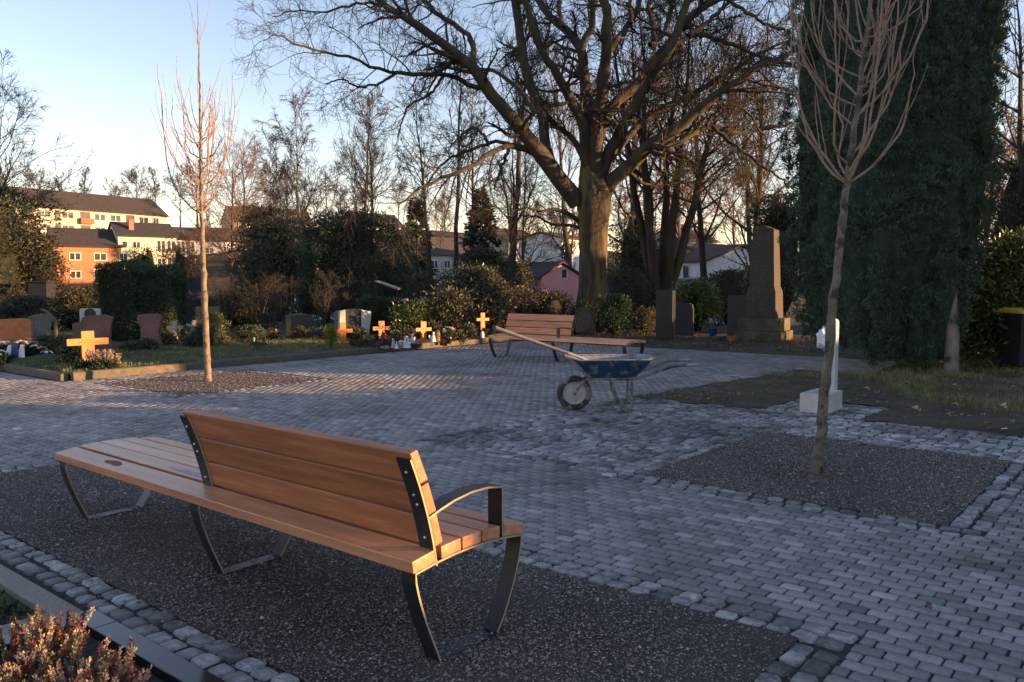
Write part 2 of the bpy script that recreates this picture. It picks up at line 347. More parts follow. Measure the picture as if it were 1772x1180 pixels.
# soil areas
def mask_sheet(name, fn, u0, u1, v0, v1, z, m, amp, res, label, cat, seed=0):
    a = np.arange(u0, u1 + res, res); b = np.arange(v0, v1 + res, res); A, B = np.meshgrid(a, b); q = np.random.default_rng(seed)
    ph = q.uniform(0, 6.28, (7, 2)); fr = q.uniform(.7, 6, (7, 2))
    zz = sum(np.sin(A * f[0] + p[0]) * np.sin(B * f[1] + p[1]) for f, p in zip(fr, ph)) / 3 * amp + q.normal(0, amp * .25, A.shape)
    k = fn(A[:-1, :-1] + res / 2, B[:-1, :-1] + res / 2)
    I = np.arange(A.size).reshape(A.shape); F = np.stack([I[:-1, :-1], I[:-1, 1:], I[1:, 1:], I[1:, :-1]], -1)[k]
    V = np.stack([-A.ravel(), B.ravel(), z + zz.ravel()], 1); used = np.unique(F); rm = -np.ones(A.size, int); rm[used] = np.arange(len(used))
    o = link_mesh(name, npmesh(name, V[used], [rm[F][:, ::-1]]), m, None, GLOC, GRZ, True); return tag(o, label, cat, kind="structure")
mask_sheet("soil", dirt_mask, -7, 3.6, 7.1, 17, .000, soil, .010, .06, "bare brown soil with a thin grass cover in front of the big yew", "soil", 2)
mask_sheet("grave_soil", lambda u, v: (u > 11.42 + (v - 3.5) * .03) & (v > 3.42), 11, 24, 3.3, 26, .08, moss_soil, .03, .1, "mossy soil of the grave field behind the kerb", "soil", 3)
mask_sheet("leaf_bed_soil", lambda u, v: ((v > 16.4) | (u > 1.85)) & (v > 14.7 + .06 * np.sin(u * 4)) & (u < 11.3 + (v - 3.5) * .03), -9, 12, 14.6, 26, .004, soil, .02, .12, "brown soil under fallen leaves at the far end of the square", "soil", 4)
# kerb of the grave field
mb = MB(); v = 3.42
while v < 14.8:
    l = rng.uniform(.85, 1.1); u0 = 11.27 + (v - 3.5) * .03; h = .115 + rng.normal(0, .006); d = rng.normal(0, .008)
    mb.prism([(-u0 - .12 + d, -.05), (-u0 + d, -.05), (-u0 + d, h - .02), (-u0 - .02 + d, h), (-u0 - .12 + d, h)], 'y', v, v + l - .008); v += l
u = 11.42
while u < 19:
    l = rng.uniform(.85, 1.1); h = .11 + rng.normal(0, .006); d = rng.normal(0, .008)
    mb.prism([(3.30 + d, -.05), (3.42 + d, -.05), (3.42 + d, h), (3.32 + d, h), (3.30 + d, h - .02)], 'x', -u, -u - l + .008); u += l
tag(mb.build("kerb", kerbm, None, GLOC, GRZ, bevel=.006), "low kerb of weathered stone round the grave field", "kerb", kind="structure")

# ------------------------------------------------------------------ benches
def set_tone(o, t):
    me = o.data; a = me.attributes.new("tone", 'FLOAT', 'FACE'); a.data.foreach_set("value", np.full(len(me.polygons), t, np.float32))
LB, DB = 3.2645, .6814; TK = [1.0]
def tan_edges(o):
    o.data.materials.append(edgem)
    for p in o.data.polygons:
        if abs(p.normal[0]) > .9: p.material_index = 1
    return o
def seat_z(v): return .45 + .030 * (1 - ((v - DB / 2) / (DB / 2)) ** 2)
PLANKS = [(.0, .128), (.158, .272), (.284, .398), (.410, .522), (.553, .681)]
def plank(x0, x1, v0, v1, z0, z1, th, name, par, tone, e=.004, m=None):
    """x0<x1; top edge line from (v0,z0) to (v1,z1), thickness th below"""
    d = np.array([v1 - v0, z1 - z0]); d /= np.linalg.norm(d); nn = np.array([d[1], -d[0]]) * th
    mb = MB(); mb.prism([(v0, z0), (v1, z1), (v1 + nn[0], z1 + nn[1]), (v0 + nn[0], z0 + nn[1])], 'x', x0, x1)
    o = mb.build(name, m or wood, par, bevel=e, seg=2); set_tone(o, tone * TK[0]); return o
def make_bench(loc, rz, label, tk=1.0):
    TK[0] = tk; root = empty("park_bench", loc, label, "bench", "two timber benches on the square", rz)
    for (a, b), t in zip(PLANKS, (1.0, .94, 1.06, 1.0, 1.08)):
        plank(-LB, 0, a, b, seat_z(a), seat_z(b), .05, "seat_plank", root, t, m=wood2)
    def bk(z): return .118 - (z - .46) * .2 - .05 * ((z - .46) / .4) ** 2      # back face of the backrest planks
    xl = -1.673
    for z0, z1, t in ((.478, .600, .95), (.611, .733, .80), (.744, .871, .97)):
        mb = MB(); mb.prism([(bk(z0) + .012, z0), (bk(z1) + .012, z1), (bk(z1) + .052, z1 + .011), (bk(z0) + .055, z0 + .011)], 'x', xl, 0)
        o = mb.build("backrest_plank", wood, root, bevel=.005); set_tone(o, t * TK[0])
    for x0 in (-.08, -1.70):
        zz = np.linspace(.40, .848, 9); mb = MB(); mb.ribbon([(bk(z) + .006, z) for z in zz], x0, x0 + .08, .009)
        br = tan_edges(mb.build("back_bracket", steel, root))
        for z in (.515, .655, .695, .79):
            c = (x0 + .032 + .012 * math.sin(z * 40), bk(z) - .0005, z)
            MB().lathe([(.0062, .004), (.0062, .0), (.005, -.004), (.002, -.0055)], 8, c, 'y').build("bolt", boltm, br)
        arm = [(bk(.61) + .008, .600), (.16, .622), (.24, .642), (.34, .655), (.44, .655), (.535, .640), (.5375, .637), (.5375, .60), (.5375, .52), (.5375, .40)]
        mb = MB(); mb.ribbon(arm, x0, x0 + .08, .009); tan_edges(mb.build("armrest", steel, root))
    for x0 in (-.08, -1.66, -3.245):
        mb = MB()
        arc = [(v, seat_z(v) - .056) for v in np.linspace(.02, .665, 13)]
        def sm_(p): a = np.array(p, float); t = np.linspace(0, len(a) - 1, 26); b = np.stack([np.interp(t, np.arange(len(a)), a[:, k]) for k in (0, 1)], 1); c = b.copy(); [c.__setitem__(slice(1, -1), .25 * c[:-2] + .5 * c[1:-1] + .25 * c[2:]) for _ in range(8)]; return [tuple(x) for x in c]
        left = [(.151, .006), (.128, .06), (.093, .14), (.062, .22), (.036, .30), (.022, .36)]
        right = [(.663, .36), (.652, .30), (.622, .22), (.586, .14), (.540, .06), (.500, .006)]
        mb.ribbon(sm_(left) + arc + sm_(right), x0, x0 + .08, .009); tan_edges(mb.build("leg_frame", steel, root))
        mb = MB(); mb.ribbon([(.151, -.0005), (.3, .0005), (.500, -.0005)], x0, x0 + .08, .008)
        mb.build("foot_bar", steel, root)
    return root
bench = make_bench(GLOC, GRZ, "near timber bench seen from behind, standing in the dark gravel bed")
# two water marks on the open part of the seat: a damp stain and a frozen puddle
dampm = mat("damp_wood", (.15, .075, .06), (.22, .11, .085), rough=.75, scale=8, spec=.15); icem = mat("thin_ice", (.22, .19, .25), (.34, .30, .37), rough=.45, scale=20, spec=.3)
def blot(name, m, cx, cv, rx, rv, par, dz=.0012):
    me_v = []; n = 28
    for i in range(n):
        a = 2 * math.pi * i / n; k = 1 + .10 * math.sin(3 * a + cx) + .06 * math.sin(5 * a); x, v = cx + rx * k * math.cos(a), cv + rv * k * math.sin(a)
        p0, p1 = [(p, q) for p, q in PLANKS if p - .01 <= cv <= q + .01][0]; f = (v - p0) / (p1 - p0)
        me_v.append((x, v, seat_z(p0) + (seat_z(p1) - seat_z(p0)) * f + dz))
    mb = MB(); mb.add(me_v, [tuple(range(n))]); return mb.build(name, m, par)
blot("damp_stain", dampm, -2.62, .075, .10, .026, bench)
blot("ice_patch", icem, -1.98, .196, .21, .022, bench)
p2 = (-.05, 17.21, 0)
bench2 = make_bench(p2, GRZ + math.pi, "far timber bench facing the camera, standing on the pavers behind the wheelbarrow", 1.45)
# ------------------------------------------------------------------ trees
def tubes(P, Rr, sides):
    """P (n,K,3) paths, Rr (n,K) radii -> verts, quads"""
    n, K, _ = P.shape
    T = np.gradient(P, axis=1); T /= np.linalg.norm(T, axis=2, keepdims=True) + 1e-9
    m = T.mean(1); ref = np.where(np.abs(m[:, 2:3]) < .85, np.array([[0, 0, 1.0]]), np.array([[1.0, 0, 0]]))[:, None, :]
    A = np.cross(T, ref); A /= np.linalg.norm(A, axis=2, keepdims=True) + 1e-9; B = np.cross(T, A)
    an = np.arange(sides) * 2 * np.pi / sides
    V = P[:, :, None] + Rr[:, :, None, None] * (np.cos(an)[None, None, :, None] * A[:, :, None] + np.sin(an)[None, None, :, None] * B[:, :, None])
    I = np.arange(n * K * sides).reshape(n, K, sides); J = np.roll(I, -1, 2)
    F = np.stack([I[:, :-1], J[:, :-1], J[:, 1:], I[:, 1:]], -1).reshape(-1, 4)
    return V.reshape(-1, 3), F

def merge(parts):
    V, F, b = [], [], 0
    for v, f in parts: V.append(v); F.append(f + b); b += len(v)
    return np.concatenate(V), np.concatenate(F)

def unit(v): return v / (np.linalg.norm(v, axis=-1, keepdims=True) + 1e-9)

def grow(P, Rr, m, q, t0=.25, t1=1.0, ang=(30, 60), length=(.25, .45), K=6, rr=.5, tip=.25, wob=.12, trop=.1, lenfall=.5, minr=.003, L0=None, plane=None):
    """m side shoots on each of the n parent paths"""
    n, Kp, _ = P.shape
    t = np.sort(q.uniform(t0, t1, (n, m)), 1) ** .9
    x = t * (Kp - 1); i = np.clip(x.astype(int), 0, Kp - 2); f = (x - i)[..., None]; r = np.arange(n)[:, None]
    base = P[r, i] * (1 - f) + P[r, i + 1] * f; tan = unit(P[r, i + 1] - P[r, i]); rad = Rr[r, i] * (1 - f[..., 0]) + Rr[r, i + 1] * f[..., 0]
    L = (np.linalg.norm(np.diff(P, axis=1), axis=2).sum(1) if L0 is None else np.full(n, L0))
    rv = unit(q.normal(0, 1, (n, m, 3))); side = unit(rv - (rv * tan).sum(-1, keepdims=True) * tan)
    a = np.radians(q.uniform(*ang, (n, m)))[..., None]
    d = np.cos(a) * tan + np.sin(a) * side
    l = L[:, None] * q.uniform(*length, (n, m)) * (1 - lenfall * t)
    base, d, l, rad = base.reshape(-1, 3), unit(d.reshape(-1, 3)), l.reshape(-1), rad.reshape(-1)
    out = [base]; p = base
    for k in range(K - 1):
        d = unit(d + q.normal(0, wob, d.shape) + np.array([0, 0, trop])); p = p + d * (l / (K - 1))[:, None]; out.append(p)
    C = np.stack(out, 1); r0 = np.maximum(rad * rr * q.uniform(.75, 1.1, len(rad)), minr)
    RR = r0[:, None] * np.linspace(1, tip, K)[None] ; return C, np.maximum(RR, minr * .6)

def resample(pts, K):
    pts = np.asarray(pts, float); s = np.concatenate([[0], np.cumsum(np.linalg.norm(np.diff(pts[:, :3], axis=0), axis=1))]); t = np.linspace(0, s[-1], K)
    # Catmull-like smoothing through linear interpolation on a dense then averaged path
    out = np.stack([np.interp(t, s, pts[:, k]) for k in range(pts.shape[1])], 1)
    o2 = out.copy(); o2[1:-1] = .25 * out[:-2] + .5 * out[1:-1] + .25 * out[2:]; return o2

bark_oak = mat("oak_bark", (.028, .022, .017), (.075, .06, .046), rough=.92, scale=5, stretch=(1, 1, .22), bump=1.0, bscale=14, col3=(.075, .068, .026), s3=.7, m3=(.5, .66))
bark_moss = mat("mossy_oak_bark", (.030, .024, .018), (.085, .068, .05), rough=.92, scale=7, stretch=(1, 1, .22), bump=1.0, bscale=16, col3=(.15, .118, .03), s3=1.8, m3=(.46, .62))
bark_grey = mat("grey_bark", (.035, .031, .027), (.075, .066, .056), rough=.9, scale=6, stretch=(1, 1, .3), bump=.6, bscale=16)
bark_far = mat("brown_twigs", (.036, .032, .030), (.066, .057, .052), rough=.9, scale=2)
bark_red = mat("reddish_twigs", (.085, .055, .045), (.14, .088, .07), rough=.9, scale=2)
bark_young2 = mat("mottled_olive_bark", (.085, .074, .055), (.19, .165, .125), rough=.8, scale=13, stretch=(1, 1, .8), bump=.8, bscale=30, col3=(.045, .038, .03), s3=11, m3=(.52, .60))
bark_birch = mat("birch_bark", (.16, .15, .15), (.36, .34, .33), rough=.8, scale=7, stretch=(1, 1, 3), col3=(.05, .045, .04), s3=9, m3=(.55, .62))
bark_young = mat("young_smooth_bark", (.12, .098, .066), (.25, .2, .14), rough=.75, scale=13, stretch=(1, 1, .8), bump=.7, bscale=30, col3=(.07, .058, .045), s3=11, m3=(.54, .62))
twig_young = mat("young_reddish_shoots", (.19, .125, .09), (.32, .22, .165), rough=.6, scale=12)

# --- the big oak ------------------------------------------------------------
OD = 26.0                                         # distance of its trunk
def opath(px, w, slope, K=None, y0=None, d0=0.0):
    """limb drawn as (px,py) with the girth in photo pixels; slope = metres of depth per metre sideways/up"""
    out = []; acc = d0; last = None
    for k, (x, y) in enumerate(px):
        p = at(x, y, OD)
        if last is not None: acc += slope * math.hypot(p[0] - last[0], p[2] - last[2])
        last = p; p2_ = at(x, y, OD + acc); f = k / max(1, len(px) - 1); wv = w[0] + (w[1] - w[0]) * f
        out.append((p2_[0], p2_[1], p2_[2], wv / 2 / FPX * (OD + acc)))
    return resample(out, K or max(8, 3 * len(px)))
OAK = [  # points, (girth start, end), depth slope
 ([(1000, 350), (975, 318), (948, 284), (918, 244), (881, 200), (840, 149), (820, 114), (769, 78), (701, 30), (654, 0), (610, -24), (560, -30)], (32, 5), -.25),
 ([(820, 114), (818, 98), (820, 75), (806, 54), (762, 27), (732, 0), (700, -30)], (12, 6), .5),
 ([(840, 152), (810, 152), (793, 132), (769, 127), (721, 130), (688, 125), (650, 122), (630, 108), (593, 95), (549, 90), (511, 75), (491, 63), (468, 60)], (9, 2), -.55),
 ([(701, 30), (660, 4), (610, 5), (565, 22), (550, 26), (510, 16), (470, 28)], (5, 1.6), .3),
 ([(688, 125), (654, 146), (620, 151), (589, 136), (560, 145)], (5, 1.8), -.7),
 ([(769, 127), (755, 152), (735, 169), (711, 178), (698, 203), (688, 237)], (6, 2), .6),
 ([(925, 195), (911, 173), (894, 146), (854, 122), (813, 119), (770, 100)], (9, 4), .8),
 ([(965, 300), (946, 271), (941, 203), (924, 166), (907, 119), (900, 68), (893, 0), (888, -40)], (20, 13), .35),
 ([(1016, 300), (1012, 217), (991, 176), (968, 136), (944, 98), (924, 51), (907, 0), (895, -35)], (20, 9), -.4),
 ([(1010, 275), (995, 244), (951, 207), (925, 185), (895, 150)], (12, 6), .7),
 ([(1022, 330), (1015, 270), (1015, 203), (1015, 152), (1008, 102), (1002, 75), (968, 41), (941, 17), (925, -8), (915, -35)], (26, 8), .2),
 ([(1005, 85), (1012, 66), (1025, 44), (1027, 0), (1030, -40)], (13, 9), -.3),
 ([(975, 46), (968, 20), (966, -30)], (9, 6), .4),
 ([(1030, 320), (1032, 240), (1032, 203), (1042, 152), (1049, 85), (1049, 34), (1046, -10), (1044, -40)], (26, 13), -.35),
 ([(1050, 95), (1069, 68), (1093, 37), (1110, -5), (1118, -35)], (13, 8), .4),
 ([(1092, 40), (1090, 10), (1084, -30)], (8, 6), .2),
 ([(1036, 240), (1045, 195), (1069, 176), (1097, 152), (1130, 108), (1164, 71), (1191, 30), (1225, 7), (1256, -8), (1300, -25)], (20, 10), .3),
 ([(1040, 300), (1052, 265), (1069, 237), (1090, 193), (1117, 152), (1151, 95), (1170, 60), (1190, 10), (1200, -30)], (22, 11), -.3),
 ([(1158, 92), (1171, 73), (1205, 58), (1239, 68), (1280, 81), (1324, 102), (1372, 112)], (10, 5), .6),
 ([(1132, 70), (1128, 40), (1122, 10), (1126, -30)], (9, 5), .3),
 ([(1125, 78), (1150, 55), (1162, 20), (1166, -30)], (10, 7), .5),
 ([(1045, 310), (1059, 268), (1103, 217), (1144, 190), (1191, 166), (1239, 136), (1273, 119), (1324, 85), (1380, 68)], (15, 4), .45),
 ([(1040, 345), (1058, 312), (1090, 288), (1130, 244), (1171, 224), (1212, 183), (1259, 153), (1300, 122), (1341, 105), (1385, 84)], (27, 8), -.25),
 ([(1112, 268), (1130, 262), (1158, 254), (1198, 234), (1225, 217), (1273, 231), (1324, 224), (1370, 214)], (12, 5), .4),
 ([(1222, 217), (1240, 196), (1259, 176), (1290, 190), (1325, 240)], (7, 3), .2),
 ([(1232, 219), (1252, 236), (1273, 251), (1314, 281), (1344, 302), (1365, 325)], (7, 3), -.4),
 ([(1191, 62), (1235, 30), (1262, 0), (1285, -20)], (8, 5), .5),
 ([(1255, -5), (1290, 20), (1330, 45), (1362, 54)], (7, 4), -.3),
 ([(945, 282), (935, 268), (921, 261), (881, 250), (854, 261), (816, 288), (786, 302), (749, 312), (728, 329), (708, 339), (690, 352)], (13, 3), -.5),
 ([(885, 250), (860, 243), (837, 251), (789, 268), (762, 285), (742, 312), (728, 330)], (7, 2), .5),
 ([(881, 255), (876, 270), (867, 291), (857, 322)], (7, 4), -.2),
 ([(845, 248), (840, 236), (820, 218), (803, 230), (780, 255)], (6, 2.4), .5),
 ([(1003, 385), (990, 372), (963, 362), (936, 366), (914, 358), (896, 362), (884, 372)], (8, 2.4), -.4),
 ([(1002, 394), (985, 389), (971, 390), (949, 386), (930, 375), (905, 374), (886, 378)], (6, 2), .4),
 ([(1085, 292), (1100, 310), (1125, 322), (1155, 320), (1200, 316), (1240, 305)], (7, 2), .5),
]
q = np.random.default_rng(11)
ot = empty("oak_tree", (at(1028, 489, OD)[0], OD, th(4, OD)), "huge gnarled bare oak with a thick mossy trunk, spreading over the middle of the cemetery", "tree")
tz = th(4, OD); tx = ot.location[0]
def shift(V): return V - np.array([tx, OD, tz])
tp = [(x, OD, z, w / 2 / FPX * OD) for x, z, w in [(gx(1029, OD), tz - .3, 92), (gx(1028, OD), tz + .12, 74), (gx(1027, OD), tz + .6, 60), (gx(1027, OD), at(0, 500, OD)[2], 48), (gx(1027, OD), at(0, 450, OD)[2], 46), (gx(1027, OD), at(0, 400, OD)[2], 50), (gx(1028, OD), at(0, 365, OD)[2], 58), (gx(1028, OD), at(0, 340, OD)[2], 59), (gx(1024, OD), at(0, 315, OD)[2], 46), (gx(1020, OD), at(0, 285, OD)[2], 30)]]
tp = resample(tp, 40)
V, F = tubes(tp[None, :, :3], tp[None, :, 3], 28)
kk = np.arange(len(V)); an = (kk % 28) * 2 * np.pi / 28; hgt = kk // 28
rad = 1 + .05 * np.sin(5 * an + 1) + .035 * np.sin(9 * an + hgt * .15) + q.normal(0, .016, len(V)); cxy = tp[kk // 28, :2]; V[:, :2] = cxy + (V[:, :2] - cxy) * rad[:, None]
trunk = link_mesh("trunk", npmesh("oak_trunk", shift(V), [F]), bark_moss, ot, smooth=True)
limbs = [opath(p, w, s, K=22) for p, w, s in OAK]
LP = np.stack([l[:, :3] for l in limbs]); LR = np.stack([l[:, 3] for l in limbs])
LPw = LP + q.normal(0, .028, LP.shape) * np.linspace(0, 1, 22)[None, :, None] ** .3
V, F = tubes(LPw, LR * q.uniform(.93, 1.08, LR.shape), 10)
link_mesh("limbs", npmesh("oak_limbs", shift(V), [F]), bark_oak, ot, smooth=True)
len_ = np.linalg.norm(np.diff(LP, axis=1), axis=2).sum(1)
b1 = [grow(LP[i:i + 1], LR[i:i + 1], int(5 + 1.7 * len_[i]), q, .22, 1, (28, 75), (1, 1), 8, .45, .3, .17, -.01, .0, .010, L0=q.uniform(.9, 2.0)) for i in range(len(LP))]
P1 = np.concatenate([b[0] for b in b1]); R1 = np.concatenate([b[1] for b in b1])
P2, R2 = grow(P1, R1, 7, q, .15, 1, (25, 70), (.35, .75), 7, .55, .35, .20, -.035, .3, .006)
P3, R3 = grow(P2, R2, 6, q, .15, 1, (20, 65), (.4, .85), 5, .6, .5, .24, -.03, .3, .0046)
V, F = merge([tubes(P1, R1, 5), tubes(P2, R2, 4), tubes(P3, R3, 3)])
link_mesh("twigs", npmesh("oak_twigs", shift(V), [F]), bark_oak, ot, smooth=True)

# --- generic bare trees -----------------------------------------------------
def bare_mesh(seed, H=10.0, form='round', n1=26, n2=9, n3=6, stems=1, r0=.16, trunk_to=.85, droop=0.0, spread=1.0, twr=.0075, tm=1.0):
    q = np.random.default_rng(seed); paths, rads = [], []
    for s in range(stems):
        lean = q.normal(0, .035 if stems == 1 else .2, 2); base = np.array([*(q.normal(0, .12, 2) if stems > 1 else (0, 0)), 0])
        K = 12; z = np.linspace(0, H * q.uniform(.85, 1.0) if stems > 1 else H, K); p = np.zeros((K, 3)); p[:, 2] = z
        bend = q.normal(0, .02 * H, 2); tt = z / H
        p[:, 0] = base[0] + lean[0] * z + bend[0] * tt ** 2 + np.cumsum(q.normal(0, .008 * H, K)) * .5; p[:, 1] = base[1] + lean[1] * z + bend[1] * tt ** 2 + np.cumsum(q.normal(0, .008 * H, K)) * .5
        paths.append(p); rads.append(r0 * (1 - .93 * tt ** .85) * (1 if stems == 1 else .6))
    P0 = np.stack(paths); R0 = np.stack(rads)
    if form == 'birch': a, l, tr, t0 = (20, 45), (.22, .34), .02, .22
    elif form == 'upright': a, l, tr, t0 = (18, 38), (.25, .45), .10, .2
    elif form == 'tall': a, l, tr, t0 = (30, 60), (.14, .28), .05, .45
    else: a, l, tr, t0 = (30, 68), (.34, .55), .05, .26
    P1, R1 = grow(P0, R0, n1, q, t0, .98, a, tuple(x * spread for x in l), 8, .5, .18, .11, tr, .55, .012 * tm)
    P2, R2 = grow(P1, R1, n2, q, .2, 1, (22, 55), (.3, .5), 6, .55, .3, .14, tr * .5 - droop * .5, .4, .009 * tm)
    P3, R3 = grow(P2, R2, n3, q, .2, 1, (20, 50), (.4, .7), 4, .6, .5, .16, -droop, .3, twr * tm)
    tr_me = npmesh("trunk", *[x if i == 0 else [x] for i, x in enumerate(tubes(P0, np.maximum(R0, .01), 9))])
    V, F = merge([tubes(P1, R1, 5), tubes(P2, R2, 3), tubes(P3, R3, 3)])
    return tr_me, npmesh("branches", V, [F])
TPL = {}
def bare_tree(key, x, y, h, label, group=None, name="bare_tree", m1=None, m2=None, rz=0.0, z=None, lean=(0, 0), wide=1.0, **kw):
    if key not in TPL:
        TPL[key] = bare_mesh(**kw)
    t_me, b_me = TPL[key]
    H = kw.get('H', 10.0); s = h / H
    r = empty(name, (x, y, th(x, y) if z is None else z), label, "tree", group, rz); r.scale = (s * wide, s * wide, s); r.rotation_euler = (lean[0], lean[1], rz)
    for nm, me, mm in (("trunk", t_me, m1 or bark_grey), ("crown", b_me, m2 or bark_far)):
        o = bpy.data.objects.new(nm, me); COL.objects.link(o); o.parent = r
        if not me.materials: me.materials.append(mm)
        o.material_slots[0].link = 'OBJECT'; o.material_slots[0].material = mm
    return r
FORM = dict(M=dict(seed=47, form='tall', stems=6, n1=12, n2=8, n3=6, r0=.34, H=11.0, tm=1.2, spread=1.6), FA=dict(seed=31, form='round', n1=30, n2=9, n3=6, tm=2.6), FB=dict(seed=32, form='upright', n1=28, n2=8, n3=6, tm=2.6), FG=dict(seed=33, form='round', n1=28, n2=10, n3=7, spread=1.15, r0=.2, tm=2.6), FC=dict(seed=34, form='birch', n1=40, n2=9, n3=7, droop=.1, tm=2.4), FD=dict(seed=35, form='tall', n1=26, n2=8, n3=6, tm=2.6), A=dict(seed=21, form='round', n1=30, n2=10, n3=7), B=dict(seed=22, form='upright', n1=30, n2=9, n3=6), C=dict(seed=23, form='birch', n1=42, n2=10, n3=8, droop=.12, r0=.11, twr=.006),
            D=dict(seed=24, form='tall', n1=26, n2=8, n3=6, r0=.12), E=dict(seed=25, form='round', stems=5, n1=12, n2=8, n3=6, r0=.2), G=dict(seed=26, form='round', n1=26, n2=11, n3=8, spread=1.1, r0=.2))
def bt(f, px, d, top, label, group=None, name="bare_tree", base=None, **k):
    x = gx(px, d); z0 = th(x, d) if base is None else base; h = at(px, top, d)[2] - z0
    return bare_tree(f + ('' if True else ''), x, d, h, label, group, name, z=z0, rz=k.pop('rz', random.Random(px * 7 + int(d)).uniform(0, 6.28)), **k, **FORM[f])
# mid distance, individually visible
bt('C', 520, 62, 196, "slender birch standing alone against the pale sky, right of the left young tree", m1=bark_birch, m2=bark_far, name="birch_tree")
bt('C', 474, 75, 255, "smaller thin birch just left of the tall lone birch", m1=bark_birch, m2=bark_far, name="birch_tree")
bt('D', 650, 44, 160, "tall thin bare tree with a forked top, between the lone birch and the oak", lean=(0, -.05))
bt('B', 610, 58, 205, "slim upright bare tree right behind the lone birch")
bt('D', 785, 38, 60, "tall dark leaning trunk left of the oak, the rightmost of a close pair", lean=(0, -.06))
bt('D', 752, 36, 150, "thin dark leaning trunk left of the oak, the leftmost of a close pair", lean=(0, -.12))
bt('B', 872, 34, 40, "grey bare tree directly behind the long low limb of the oak", wide=1.1)
bt('D', 812, 46, 130, "thin bare tree rising through the dark conifer left of the oak")
bt('C', 905, 70, 190, "pale feathery bare tree in the gap left of the oak trunk", m2=bark_far)
bt('M', 1140, 30, 40, "many stemmed bare tree behind the dark gravestone pillar, right of the oak", m1=bark_oak, m2=bark_oak, wide=1.15, rz=1.0)
bt('A', 1225, 37, 70, "bare tree with a stout dark trunk left of the tall monument", m1=bark_oak, m2=bark_oak)
bt('G', 1290, 40, 60, "broad bare tree behind the tall monument", m1=bark_oak, m2=bark_oak)
bt('G', 1100, 52, 70, "wide bare crown seen through the right limbs of the oak", m2=bark_far)
bt('A', 1180, 66, 90, "distant reddish bare crown above the white bungalow", m2=bark_red)
bt('B', 1320, 60, 120, "upright bare tree far behind the monument", m2=bark_red)
bt('B', 1000, 80, 120, "far bare tree directly behind the oak's upper trunk", m2=bark_red)
bt('A', 1700, 29, 60, "bare tree leaning out from behind the yew at the right edge", m1=bark_grey, m2=bark_far, lean=(0, .5))
bt('G', 1800, 33, -40, "large bare tree at the far right edge of the view", m2=bark_far)
bt('A', -20, 30, 150, "bare tree at the left edge reaching in from outside", m2=bark_grey)
bt('A', 430, 95, 268, "round reddish bare tree behind the left young tree", m2=bark_red)
bt('G', 395, 110, 285, "reddish brown bare crown low behind the left young tree's fork", m2=bark_red)
bt('A', 560, 88, 300, "brown bare crown right below the lone birch", m2=bark_far)
hz = [(70, 215, 300, 'G'), (110, 225, 305, 'A'), (150, 230, 300, 'B'), (205, 225, 318, 'A'), (240, 230, 302, 'G'), (275, 220, 300, 'B'), (315, 200, 300, 'A'), (345, 190, 292, 'G'), (20, 210, 290, 'G'), (470, 170, 285, 'A'), (500, 190, 300, 'B'), (590, 180, 330, 'G'), (630, 190, 325, 'A'), (690, 170, 320, 'G'), (730, 200, 330, 'A'), (770, 190, 320, 'B'), (930, 180, 345, 'D'), (955, 190, 340, 'D'), (975, 185, 350, 'C'), (990, 200, 345, 'D'), (1080, 190, 330, 'A'), (1130, 170, 320, 'G'), (1200, 180, 310, 'A'), (1270, 170, 300, 'G'), (1310, 190, 320, 'A'), (1710, 140, 250, 'G'), (1750, 120, 220, 'A')]
for px, d, top, f in hz:
    bt('F' + f, px, d, top, "distant bare tree on the skyline of the far hillside, above or between the houses", "bare trees on the far skyline", m1=bark_far, m2=bark_red if px > 1000 or 330 < px < 480 else bark_far)
